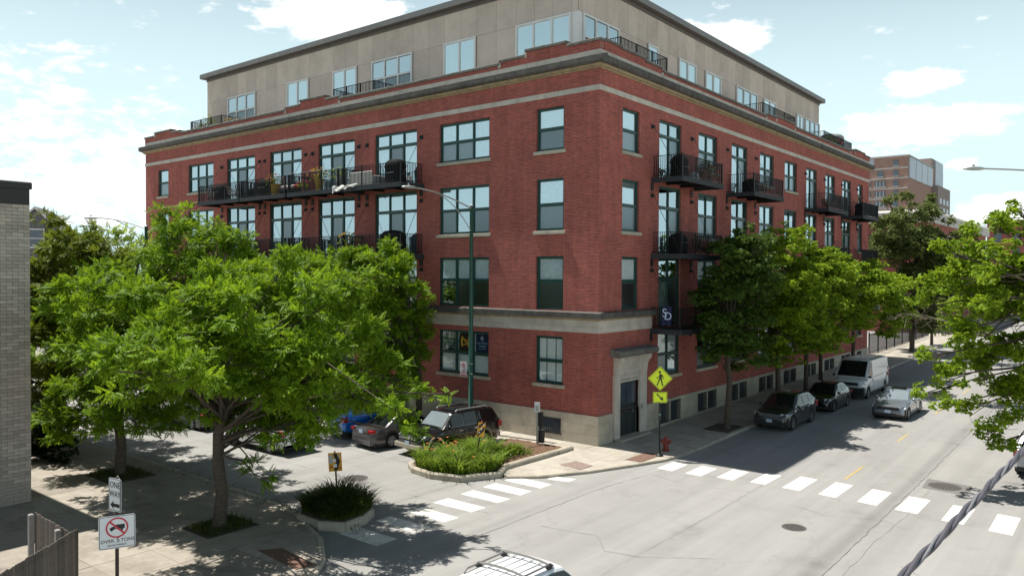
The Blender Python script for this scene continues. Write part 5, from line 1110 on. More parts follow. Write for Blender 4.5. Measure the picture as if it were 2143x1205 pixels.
# far tower block
tz = at(1901, 326, 280); tx, ty, TH = map(float, tz); yA, yB, yC = [float(fx(u, 350, tx)[1])-ty for u in (1950, 1962, 1974)]
tw = thing('tower_block', 'far brown brick tower with pale glazed upper panels', 'building', (tx, ty, 0))
MB().box(-60, 0, 0, yC, -1, TH).build('wall', M['tower_brick'], tw); MB().box(-14, -.3, yA+1, yC+.5, TH, TH+4.0).box(.02, 2.2, yA+.5, yC+3, -1, TH-7).build('annex', M['tower_brick2'], tw); MB().box(-60.3, .3, -.3, yA, TH, TH+.5).build('parapet', M['far_stone'], tw)
for i in range(4): MB().box(.02, .5, .6+i*yA/4, yA/4-.1+i*yA/4, TH-7.8, TH-.4).build('glazed_panel', M['tower_panel'], tw)
MB().box(-.29, .3, yA+6, yC-2, TH-6.5, TH+3.4).build('glazed_panel', M['tower_panel'], tw)
for fl_ in range(9):
    z = TH-3.0-fl_*3.66
    MB().box(-60, -.01, -.1, .0, z-1.25, z-.85).build('string_course', M['far_stone'], tw)
    for i, (x, wd) in enumerate(((-4.1,1.7),(-9.3,3.6),(-14.2,3.4),(-18.8,3.4),(-23.4,3.4))):
        if fl_ == 0 and i: continue
        if fl_ == 1 and i: wd = 2.0
        o_ = MB().box(x-wd/2, x+wd/2, -.2, -.02, z-.3, z+1.75).build('window', M['far_glass'], tw); MB().box(x-wd/2-.15, x+wd/2+.15, -.3, -.02, z-.55, z-.3).build('sill', M['far_stone'], o_)
        if wd > 3:
            for q in (-1, 0, 1): MB().box(x+q*wd/3-.09, x+q*wd/3+.09, -.26, -.2, z-.3, z+1.75).build('mullion', M['far_stone'], o_)
    if fl_ > 2:
        for i in range(3): MB().box(2.2, 2.3, yA+4+i*7, yA+8+i*7, z, z+2.2).build('window', M['far_glass'], tw)
MB().box(-23, -11.5, -.05, .0, TH-2.4, TH-.2).build('glazed_panel', M['tower_panel'], tw)
# red brick terrace with pale cornice beyond the avenue trees
rw = thing('brick_rowhouse', 'red brick row building with pale cornice behind the far avenue tree', 'building', (-1.0, 76, 0)); rz_ = float(fx(1950, 440, -1.0)[2])
MB().box(-24, 0, 0, 46, 0, rz_-1.6).build('wall', M['far_red'], rw); MB().bbox(-24.4, .5, -.4, 46.4, rz_-1.6, rz_, .3).build('cornice', M['far_stone'], rw)
for z in (rz_-5.2, rz_-9.0, rz_-12.6):
    for i in range(12): o_ = MB().box(.0, .09, 1.6+i*3.7, 3.2+i*3.7, z, z+2.2).build('window', M['far_glass'], rw); MB().box(.0, .14, 1.4+i*3.7, 3.4+i*3.7, z+2.2, z+2.5).build('lintel', M['far_stone'], o_)
    for i in range(6): MB().box(-3.2-i*3.7, -1.6-i*3.7, -.08, 0, z, z+2.2).build('window', M['far_glass'], rw)
rq = at(2066, 466, 200); rx, ry, rz_ = map(float, rq)
rw2 = thing('brick_rowhouse', 'plain dark red brick building farthest along the avenue', 'building', (rx, ry, 0)); MB().box(0, 26, 0, 16, 0, rz_).build('wall', M['far_red'], rw2); MB().box(-.2, 26.2, -.2, 16.2, rz_, rz_+.5).build('coping', M['coping'], rw2)
for z in (rz_-5, rz_-9):
    for i in range(6): MB().box(1.5+i*4, 3.2+i*4, -.08, 0, z, z+2.4).build('window', M['far_glass'], rw2)
# iron fence past the building and a wall block beyond
fi = thing('iron_fence', 'black iron picket fence along the avenue past the brick building', 'fence'); g = MB(); y = 46.3
while y < 72: g.box(-.01, .01, y-.01, y+.01, gh(y), gh(y)+2.0); y += .14
stuff(g.build('pickets', M['iron'], fi)); 
for z in (.25, 1.8): MB().add([(-.02,46.2,gh(46)+z),(.02,46.2,gh(46)+z),(.02,72,gh(72)+z),(-.02,72,gh(72)+z),(-.02,46.2,gh(46)+z+.04),(.02,46.2,gh(46)+z+.04),(.02,72,gh(72)+z+.04),(-.02,72,gh(72)+z+.04)], [(0,3,2,1),(4,5,6,7),(0,1,5,4),(1,2,6,5),(2,3,7,6),(3,0,4,7)]).build('rail', M['iron'], fi)
for i in range(9): y = 46.2+i*3.22; MB().box(-.05, .05, y-.05, y+.05, gh(y), gh(y)+2.15).build('post', M['iron'], fi)
# ------------------------------------------------------------------ vehicles
def paint(name, c, metal=.35, rough=.28):
    return mat(name, c, rough, metal=metal, spec=.6, var=.03, coat=.8)
def lerp_pts(pts, x):
    if x <= pts[0][0]: return pts[0][1]
    for (a, b), (c, d) in zip(pts[:-1], pts[1:]):
        if x <= c: t = (x-a)/(c-a) if c > a else 0; t = t*t*(3-2*t)*.5+t*.5; return b+(d-b)*t
    return pts[-1][1]
def wheel(parent, x, y, r, wdt, side):
    """tyre with separate alloy rim; side=+1 faces +y"""
    o = MB(); n = 26; prof = [(.62, -.5), (.86, -.5), (.96, -.42), (1, -.25), (1, .25), (.96, .42), (.86, .5), (.64, .46)]
    for rr, t in prof:
        for q in range(n): a = 2*math.pi*q/n; o.v.append((r*rr*math.cos(a), t*wdt*side, r*rr*math.sin(a)))
    for i in range(len(prof)-1):
        for q in range(n): o.f.append((i*n+q, i*n+(q+1) % n, (i+1)*n+(q+1) % n, (i+1)*n+q)); o.m.append(0)
    wo_ = o.build('wheel', M['tyre'], parent, angle=40, loc=(x, y, r)); g = MB(); R0 = r*.66
    for i in range(5):
        a = 2*math.pi*i/5+.3; ca, sa = math.cos(a), math.sin(a); px_, pz_ = -sa, ca
        for k in (-1, 1):
            o1 = .055; g.add([(ca*.05+px_*k*.02, .38*wdt*side, sa*.05+pz_*k*.02), (ca*R0+px_*(k*.085-.03), .42*wdt*side, sa*R0+pz_*(k*.085-.03)), (ca*R0+px_*(k*.085+.03), .42*wdt*side, sa*R0+pz_*(k*.085+.03)), (ca*.05+px_*(k*.02+.035), .38*wdt*side, sa*.05+pz_*(k*.02+.035))], [(0, 1, 2, 3)])
    for q in range(n):
        a, b = 2*math.pi*q/n, 2*math.pi*(q+1)/n
        g.add([(R0*math.cos(a), .44*wdt*side, R0*math.sin(a)), (R0*math.cos(b), .44*wdt*side, R0*math.sin(b)), (R0*.9*math.cos(b), .42*wdt*side, R0*.9*math.sin(b)), (R0*.9*math.cos(a), .42*wdt*side, R0*.9*math.sin(a))], [(0, 1, 2, 3)])
    g.add([(.07*math.cos(q*.5236), .43*wdt*side, .07*math.sin(q*.5236)) for q in range(12)], [tuple(range(12))])
    g.build('rim', M['rim'], wo_); MB().add([(R0*math.cos(q*.2856), .2*wdt*side, R0*math.sin(q*.2856)) for q in range(22)], [tuple(range(22))]).build('hub', M['trim'], wo_)
def vehicle(name, label, cat, loc, yaw, S, body, lower=None, z=None):
    """x forward, origin on the ground at mid wheelbase.  S: dimensions"""
    o = thing(name, label, cat, loc, yaw); L_, W_, H_ = S['L'], S['W'], S['H']; wb, fo = S['wb'], S['fo']; xf, xr = wb/2, -wb/2; x0 = xf+fo; x1 = x0-L_; r = S['r']
    bl0, bl1 = S['belt']; hood0, hood1 = S['hood']; ab, at_, ct, cbx = [x0-q for q in S['cab']]; deck = S.get('deck')
    top = [(x0, S['nose']), (x0-.06, hood0-.10), (x0-.22, hood0-.01), (x0-.6, hood0+.03), (ab+.05, hood1), (ab-.35, bl0)]
    top += [(cbx+.25, bl1), (cbx, bl1 if deck is None else deck[0])]
    if deck: top += [(x1+.25, deck[1]), (x1+.08, deck[1]-.03), (x1, deck[1]-.22)]
    else: top += [(x1+.05, bl1-.02), (x1, bl1-.25)]
    tp = sorted((-a, b) for a, b in top)
    ztop = lambda x: lerp_pts(tp, -x)
    hw = lambda x: W_/2*lerp_pts([(-x0, S.get('nw', .74)), (-x0+.18, .88), (-x0+.55, .965), (-x0+1.1, 1), (-x1-1.0, 1), (-x1-.4, .975), (-x1-.12, .92), (-x1, S.get('tw', .82))], -x)
    sill = S.get('sill', .25); ar = r*1.13
    def zbot(x):
        b = sill+(.05 if x > x0-.25 or x < x1+.25 else 0)
        for cx in (xf, xr):
            d = abs(x-cx)
            if d < ar: b = max(b, r+math.sqrt(ar*ar-d*d)*.98)
        return b
    st = sorted({*np.linspace(x1, x0, 40), x0-.03, x0-.1, x1+.03, x1+.1, *[cx+ar*math.cos(t) for cx in (xf, xr) for t in np.linspace(0, math.pi, 15)], ab, cbx})
    g = MB(); K = 8
    for x in st:
        zb, zt, w_ = zbot(x), ztop(x), hw(x); h = zt-zb
        ring = [(w_*.955, zb), (w_*.995, zb+.10*h), (w_*1.0, zb+.42*h), (w_*.992, zb+.66*h), (w_*.965, zt-.07), (w_*.90, zt-.015), (w_*.5, zt+.014), (0, zt+.022)]
        g.v += [(x, y, z_) for y, z_ in ring]+[(x, -y, z_) for y, z_ in reversed(ring[:-1])]
    n = 2*K-1
    lowm = 1 if lower else 0
    for i in range(len(st)-1):
        for k in range(n-1):
            g.f.append((i*n+k, i*n+k+1, (i+1)*n+k+1, (i+1)*n+k)); g.m.append(lowm if (k == 0 or k == n-2) else 0)
        g.f.append((i*n+n-1, i*n, (i+1)*n, (i+1)*n+n-1)); g.m.append(1 if lower else 0)
    g.f.append(tuple(range(n))); g.m.append(0); g.f.append(tuple((len(st)-1)*n+k for k in reversed(range(n)))); g.m.append(0)
    g.build('body', [body, lower or body], o, angle=38)
    MB().box(x1+.25, x0-.25, -W_/2+.06, W_/2-.06, sill-.06, r+ar*.75).build('underbody', M['trim'], o)
    # cabin
    Hr = H_; wbse, wtop = W_/2*S.get('gw', .93), W_/2*S.get('rw', .74)
    prof = sorted([(-ab, bl0-.02), (-at_, Hr-.05), (-at_+.35, Hr-.005), (-(at_+ct)/2, Hr), (-ct-.3, Hr-.02), (-ct, Hr-.06), (-cbx, bl1-.02)])
    zr = lambda x: lerp_pts(prof, -x) if False else np.interp(-x, [p[0] for p in prof], [p[1] for p in prof])
    belt = lambda x: np.interp(-x, [-ab, -cbx], [bl0-.03, bl1-.03])
    def wr(x): f = max(0, min(1, (zr(x)-belt(x))/(Hr-bl0))); return wbse+(wtop-wbse)*f
    g = MB(); cs = sorted({*np.linspace(cbx, ab, 26), at_, ct, at_-.3, ct+.3}); 
    for x in cs:
        b_, t_, w1 = belt(x), zr(x), wr(x); wB = wbse*(1 if S.get('boxy') else 1-.03*abs((x-(ab+cbx)/2)/((ab-cbx)/2))**3); e = min(.05, max(0, t_-b_)*.3)
        ring = [(wB, b_), (wB+(w1-wB)*.55, b_+(t_-b_)*.55), (w1+.0, max(b_, t_-e)), (w1*.93, t_-e*.25), (w1*.5, t_+.012), (0, t_+.018)]
        g.v += [(x, y, z_) for y, z_ in ring]+[(x, -y, z_) for y, z_ in reversed(ring[:-1])]
    n = 11
    for i in range(len(cs)-1):
        for k in range(n-1): g.f.append((i*n+k, i*n+k+1, (i+1)*n+k+1, (i+1)*n+k)); g.m.append(0)
    g.f.append(tuple(range(n))); g.m.append(0); g.f.append(tuple((len(cs)-1)*n+k for k in reversed(range(n)))); g.m.append(0)
    g.build('roof', S.get('roofm', body), o, angle=40)
    gm = S.get('glass', M['car_glass']); sm = S.get('screen', M['car_glass'])
    def top_patch(xa, xb, nm, m, f=.86):
        g = MB(); N_ = 6
        for i in range(N_+1):
            x = xa+(xb-xa)*i/N_
            for j in range(7): y = (j/3-1)*wr(x)*f; g.v.append((x, y, zr(x)+.03*(1-abs(j/3-1)**2)*.6+.014))
        for i in range(N_):
            for j in range(6): g.f.append((i*7+j, i*7+j+1, (i+1)*7+j+1, (i+1)*7+j)); g.m.append(0)
        return g.build(nm, m, o, smooth=True)
    top_patch(ab-.06, at_+.05, 'windscreen', sm)
    if S.get('rear_glass', True): top_patch(ct-.04, cbx+(.05 if deck else .12), 'rear_window', gm, .8)
    for xa, xb in S['side']:
        xa, xb = x0-xa, x0-xb
        for s_ in (1, -1):
            g = MB(); N_ = 7
            for i in range(N_+1):
                x = xa+(xb-xa)*i/N_; b_, t_ = belt(x)+.06, zr(x)-.09
                if t_ < b_+.02: t_ = b_+.02
                for q in (0, .5, 1):
                    z_ = b_+(t_-b_)*q; f = (z_-belt(x))/max(.01, zr(x)-belt(x)); w1 = wr(x); y = wbse+(w1-wbse)*min(1, f); g.v.append((x, s_*(y+.014), z_))
            for i in range(N_):
                for q in range(2): g.f.append((i*3+q, i*3+q+1, (i+1)*3+q+1, (i+1)*3+q)); g.m.append(0)
            g.build('side_window', gm, o, smooth=True)
    for cx in (xf, xr):
        for s_ in (1, -1): wheel(o, cx, s_*(W_/2-.12), r, .22, s_)
    # doors: dark shut lines and handles on each flank
    for s_ in (1, -1):
        for xq in S['doors']:
            x = x0-xq; zb, zt = sill+.12, ztop(x)-.1; g = MB(); g.box(x-.006, x+.006, s_*(hw(x)+.0)-.004, s_*(hw(x)+.0)+.004, zb, zt); g.build('door_seam', M['trim'], o)
            MB().box(x+.1, x+.3, s_*(hw(x))-.02, s_*hw(x)+.022, zt-.09, zt-.06).build('door_handle', S.get('hm', M['trim']), o)
        xm = ab-.28; MB().ball((xm, s_*(W_/2+.06), bl0+.07), .1, 10, 6, sq=(.7, 1.15, .75)).build('mirror', S.get('mirm', body), o, smooth=True)
    # lamps
    for s_ in (1, -1):
        lz = S['lampz']; g = MB(); w_ = W_/2
        y0_, y1_ = w_*.52, w_*.93; xa = x0+.01
        for (x, y, z_) in ((xa-.02, y0_, lz-.07), (xa-.20, y1_, lz-.04), (xa-.34, y1_+.012, lz+.05), (xa-.06, y0_, lz+.06)): g.v += [(x, s_*y, z_)]
        for (x, y, z_) in ((xa-.3, y0_, lz-.07), (xa-.5, y1_-.1, lz-.04), (xa-.6, y1_-.1, lz+.05), (xa-.35, y0_, lz+.06)): g.v += [(x, s_*y, z_)]
        g.f += [(0,1,2,3),(4,7,6,5),(0,4,5,1),(1,5,6,2),(2,6,7,3),(3,7,4,0)]; g.m += [0]*6
        g.build('headlight', M['lens'], o)
        tz0, tz1 = S['tailz']; MB().bbox(x1-.012, x1+.22, s_*w_*.97-.0 if s_ < 0 else w_*.62, s_*w_*.62 if s_ < 0 else w_*.97, tz0, tz1, .02).build('taillight', M['tail'], o)
    fz = S['nose']
    g = MB().bbox(x0-.12, x0+.015, -W_*.30, W_*.30, S['lampz']-.11, S['lampz']+.06, .02); g.build('grille', S.get('grillm', M['trim']), o)
    if S.get('chrome'):
        gg = MB(); 
        for i in range(3): gg.box(x0+.01, x0+.03, -W_*.29, W_*.29, S['lampz']-.09+i*.055, S['lampz']-.07+i*.055)
        gg.build('grille_bars', M['chrome'], o)
    MB().bbox(x0-.25, x0+.02, -W_*.40, W_*.40, sill+.02, sill+.16, .02).build('air_intake', M['trim'], o)
    MB().bbox(x1-.02, x1+.2, -W_*.42, W_*.42, sill+.02, sill+.2, .02).build('rear_bumper', S.get('bumperm', M['trim']), o)
    MB().box(x0+.015, x0+.035, -.15, .15, sill+.18, sill+.33).build('number_plate', M['plate'], o); MB().box(x1-.035, x1-.015, -.15, .15, *S.get('rplate', (sill+.45, sill+.6))).build('number_plate', M['plate'], o)
    return o, dict(x0=x0, x1=x1, zr=zr, wr=wr, hw=hw, ztop=ztop, ab=ab, at=at_, ct=ct, cb=cbx, Hr=Hr)
def rails(o, q, m, z=.07, cross=()):
    for s_ in (1, -1):
        pts = [(q['at']-.25, s_*(q['wr'](q['at']-.3)*.9), q['zr'](q['at']-.3)+.0), (q['at']-.35, s_*q['wr'](q['at']-.4)*.9, q['Hr']+z), (q['ct']+.35, s_*q['wr'](q['ct']+.4)*.9, q['Hr']+z), (q['ct']+.25, s_*q['wr'](q['ct']+.3)*.9, q['Hr']-.01)]
        MB().tube(pts, .022, 6).build('roof_rail', m, o)
    for x in cross:
        w_ = q['wr'](x)*.92; MB().tube([(x, -w_, q['Hr']+z), (x, -w_*.6, q['Hr']+z+.035), (x, 0, q['Hr']+z+.05), (x, w_*.6, q['Hr']+z+.035), (x, w_, q['Hr']+z)], .026, 6).build('crossbar', m, o)
        for s_ in (1, -1): MB().bbox(x-.07, x+.07, s_*w_-.04, s_*w_+.04, q['Hr']-.03, q['Hr']+z+.02, .02).build('bar_foot', M['trim'], o)
SUV = dict(L=4.8, W=1.88, H=1.72, wb=2.83, fo=.93, r=.37, belt=(1.06,1.12), hood=(.92,1.04), nose=.62, cab=(1.25,2.1,4.1,4.72), side=((1.72,2.55),(2.62,3.45),(3.5,4.25)), doors=(2.58,3.5), lampz=.84, tailz=(.85,1.1), sill=.28)
SED = dict(L=4.65, W=1.82, H=1.44, wb=2.80, fo=.82, r=.33, belt=(.92,.97), hood=(.76,.90), nose=.5, cab=(1.35,2.2,3.35,4.1), deck=(.98,1.0), side=((1.75,2.5),(2.57,3.35)), doors=(2.53,3.38), lampz=.66, tailz=(.74,.9), sill=.2)
def place(u1, v1, u2, v2, half):   # wheel contact pixels of the kerb-away flank -> vehicle origin
    a, b = sg(u1, v1), sg(u2, v2); m = (a+b)/2; return m
# parked and moving cars on the avenue, noses towards the corner
YN = R(-90)
gun = paint('gunmetal_paint', (.032, .034, .038)); S = dict(SUV, L=4.8, H=1.68, cab=(1.2,2.15,4.0,4.7), belt=(1.06,1.16), chrome=True, hm=M['chrome'], rw=.72)
c_, q = vehicle('parked_car', 'dark grey crossover with chrome grille parked first at the shaded kerb', 'car', (4.77, 11.05, ZR+gh(11)+.004), YN, S, gun); c_.rotation_euler = (0, -math.atan(GRADE)*0, YN)
blk = paint('black_car_paint', (.005, .005, .006), metal=0, rough=.2); S = dict(SED, L=4.4, W=1.76, H=1.5, wb=2.62, cab=(1.1,2.0,3.3,4.0), belt=(.95,1.0), hood=(.8,.92), lampz=.72)
vehicle('parked_car', 'black compact sedan parked between grey crossover and white van', 'car', (4.92, 17.5, ZR+gh(17.5)+.004), YN, S, blk)
wht = paint('white_van_paint', (.62, .64, .66), metal=0, rough=.35)
S = dict(L=6.0, W=2.05, H=2.36, wb=4.04, fo=.95, r=.36, belt=(1.30,1.30), hood=(1.08,1.22), nose=.75, cab=(.62,1.62,5.9,5.96), side=((1.05,1.95),), doors=(1.98,), lampz=.98, tailz=(1.0,1.6), sill=.3, rw=.88, gw=.965, boxy=True, rear_glass=False, nw=.84, tw=.95, mirm=M['trim'], grillm=M['trim'], bumperm=M['trim'], rplate=(.9,1.05))
c_, q = vehicle('cargo_van', 'white cargo van with black bumper parked behind the black sedan', 'van', (5.12, 24.1, ZR+gh(24.1)+.004), YN, S, wht, M['trim'])
MB().bbox(q['x0']-.35, q['x0']+.04, -.98, .98, .3, .78, .08).build('front_bumper', M['trim'], c_)
for s_ in (1, -1): MB().bbox(q['x0']-2.35, q['x0']-2.2, s_*1.06-.08, s_*1.06+.08, 1.3, 1.62, .03).build('mirror_arm', M['trim'], c_) if False else None
for i in range(4): MB().box(q['x0']-5.6, q['x0']-2.1, -.5+i*.33, -.46+i*.33, 2.375, 2.39).build('roof_rib', wht, c_)
slv = paint('silver_paint', (.24, .27, .30), metal=.6); S = dict(SED, screen=M['screen_glass'], chrome=False)
c_, q = vehicle('driving_car', 'silver sedan driving towards the crosswalk beside the parked van', 'car', (8.77, 17.75, ZR+gh(17.7)+.004), YN, S, slv)
for s_ in (1, -1): MB().bbox(q['x0']-.02, q['x0']+.03, s_*.17-.13, s_*.17+.13, .58, .74, .03).build('kidney_grille', M['trim'], c_)
MB().box(q['at']-.9, q['at']-.15, -.4, .4, q['Hr']+.012, q['Hr']+.022).build('sunroof', M['car_glass'], c_)
# right kerb, seen from behind
S = dict(SUV); vehicle('parked_car', 'silver and black crossover parked at the right kerb under the branches', 'car', (16.5, 8.55, ZR+gh(8.5)+.004), R(90), S, paint('light_silver_paint', (.5, .51, .53), metal=.5), M['trim'])
# foreground white car heading out of view
S = dict(SUV, L=4.6, W=1.85, H=1.62, cab=(1.2,2.0,4.05,4.55)); c_, q = vehicle('driving_car', 'white car with grey roof rails passing through the intersection', 'car', (8.8, -18.0, ZR+.004), YN, S, paint('white_car_paint', (.74, .75, .76), metal=0, rough=.3))
rails(c_, q, M['fascia'], .06, (q['ct']+.42, q['at']-.75))
for i in range(4): MB().box(q['ct']+.3, q['at']-.3, -.36+i*.24-.008, -.36+i*.24+.008, q['Hr']+.008, q['Hr']+.03).build('roof_groove', wht, c_)
# head-in parking on the side street
S = dict(SUV, L=4.9, W=1.87, H=1.80, wb=2.89, fo=.86, r=.385, belt=(1.14,1.16), hood=(1.0,1.1), nose=.7, cab=(1.3,1.95,4.45,4.86), side=((1.65,2.5),(2.58,3.4),(3.5,4.5)), doors=(2.52,3.44), lampz=.9, rw=.78, screen=M['screen_glass'], hm=M['chrome'], chrome=True, grillm=M['chrome'], sill=.36)
tan = paint('champagne_trim', (.38, .34, .27), metal=.4)
ex, q = vehicle('parked_suv', 'black sport utility vehicle with tan lower trim parked nose out by the daylilies', 'car', (-5.3, -4.45, ZR+.004), R(-96), S, blk, tan)
rails(ex, q, M['galv'], .06)
for cx in (1.445, -1.445):
    for s_ in (1, -1):
        pts = [(cx+.47*math.cos(t), s_*.945, .385+.47*math.sin(t)) for t in np.linspace(-.15, math.pi+.15, 15)]; MB().tube(pts, .045, 6).build('wheel_arch', tan, ex)
MB().bbox(q['x0']-.3, q['x0']+.05, -.88, .88, .38, .6, .06).build('front_bumper', tan, ex)
S = dict(SED, L=4.87, W=1.84, H=1.45, wb=2.83, fo=.95, tailz=(.78,.92), rplate=(.72,.87), bumperm=None or M['trim'])
vehicle('parked_car', 'dark grey sedan parked tail out beside the black utility vehicle', 'car', (-8.0, -4.5, ZR+.004), R(82), dict(S, bumperm=paint('graphite_paint', (.065, .058, .058))), paint('graphite_paint', (.065, .058, .058)))
blu = paint('bright_blue_paint', (.012, .17, .62), metal=.3); S = dict(SUV, L=4.42, W=1.82, H=1.66, wb=2.64, fo=.88, r=.35, cab=(1.15,2.0,3.8,4.36), side=((1.6,2.4),(2.47,3.2),(3.3,3.9)), doors=(2.43,3.25))
c_, q = vehicle('parked_car', 'bright blue crossover parked tail out under the overhanging branches', 'car', (-10.75, -4.15, ZR+.004), R(82), S, blu, M['trim'])
MB().bbox(q['x1']-.03, q['x1']+.2, -.72, .72, .28, .4, .02).build('skid_plate', M['galv'], c_)
vehicle('driving_car', 'white crossover half hidden behind the big street tree', 'car', (-12.0, -9.45, ZR+.004), R(180), dict(SUV, L=4.7), paint('white_car_paint', (.7, .71, .72), metal=0))
vehicle('parked_car', 'dark grey car waiting in the side street behind the tree trunk', 'car', (-19.6, -8.9, ZR+.004), R(180), dict(SED, H=1.48), gun)
# ------------------------------------------------------------------ trees
def leaf_template(kind):
    V, F = [], []
    def leaflet(p, d, l, w_, droop):
        d = np.array(d, float); d /= np.linalg.norm(d); s = np.array([-d[1], d[0], 0]); p = np.array(p, float); k = len(V)
        V.extend([p, p+d*l*.45+s*w_/2+[0, 0, -droop*.25], p+d*l+[0, 0, -droop], p+d*l*.45-s*w_/2+[0, 0, -droop*.25]]); F.append((k, k+1, k+2, k+3))
    if kind == 'pinnate':
        for i in range(4):
            x = .2+.2*i
            for s in (-1, 1): leaflet((x, 0, -.10*x*x), (.5, s, 0), .38-.03*i, .21, .10)
        leaflet((.9, 0, -.09), (1, 0, 0), .40, .21, .14)
    else:
        for i in range(6):
            a = i*1.05; leaflet((.15+.1*i, 0, 0), (math.cos(a*.9-.6)*.8+.5, math.sin(a*2.1), 0), .55, .34, .16+.05*(i % 2))
    return np.array(V), np.array(F)
TEMPL = {k: leaf_template(k) for k in ('pinnate', 'broad')}
def unit(a): return a/np.maximum(1e-9, np.linalg.norm(a, axis=-1, keepdims=True))
def foliage(lobes, size, dens, kind, r, lowcut=-.75, flat=np.array([1.35, 1.35, .46])):
    """lobes: (centre, radius); returns vertex and face arrays of leaf sprays filling them unevenly"""
    T, Fq = TEMPL[kind]; P, D = [], []
    for c, rad in lobes:
        n = int(dens*rad*rad*(1+.25*rad)); c = np.array(c)
        m = max(4, int(3+3.6*rad)); sd_ = unit(r.normal(size=(m, 3))+np.array([0, 0, .3])); q = r.uniform(.35, 1.0, (m, 1)); out = r.uniform(size=m) < .16; q[out] = r.uniform(1.05, 1.32, (out.sum(), 1)); sc_ = c+sd_*rad*q*np.array([1, 1, .85]); sr = rad*r.uniform(.24, .44, m); sr[out] *= .6
        wgt = sr**2; k = r.choice(m, n, p=wgt/wgt.sum()); d = unit(r.normal(size=(n, 3))); keep = d[:, 2] > lowcut+r.uniform(-.3, .3, n); d, k = d[keep], k[keep]
        rr = sr[k][:, None]*r.uniform(0, 1, (len(d), 1))**.45
        k1 = r.normal(size=(3,))*4; mod = 1+.22*np.sin(d@k1+k)
        P.append(sc_[k]+d*rr*mod[:, None]*flat); D.append(unit(d+sd_[k]*.6))
    P = np.vstack(P); D = np.vstack(D); n = len(P)
    X = unit(D*.75+r.normal(size=(n, 3))*.55+np.array([0, 0, -.12])); Z = unit(np.array([0, 0, .9])+D*.35+r.normal(size=(n, 3))*.42); Z = unit(Z-X*(Z*X).sum(1, keepdims=True)); Y = np.cross(Z, X)
    s = size*r.uniform(.65, 1.3, (n, 1, 1))
    V = P[:, None]+s*(T[None, :, 0:1]*X[:, None]+T[None, :, 1:2]*Y[:, None]+T[None, :, 2:3]*Z[:, None])
    F = Fq[None]+np.arange(n)[:, None, None]*len(T)
    return V.reshape(-1, 3), F.reshape(-1, 4)
def np_mesh(name, V, F, m):
    me = bpy.data.meshes.new(name); me.vertices.add(len(V)); me.vertices.foreach_set('co', V.astype(np.float32).ravel()); me.loops.add(F.size); me.loops.foreach_set('vertex_index', F.astype(np.int32).ravel())
    me.polygons.add(len(F)); me.polygons.foreach_set('loop_start', np.arange(0, F.size, 4, dtype=np.int32)); me.polygons.foreach_set('loop_total', np.full(len(F), 4, np.int32)); me.materials.append(m); me.update(calc_edges=True); me.validate(); return me
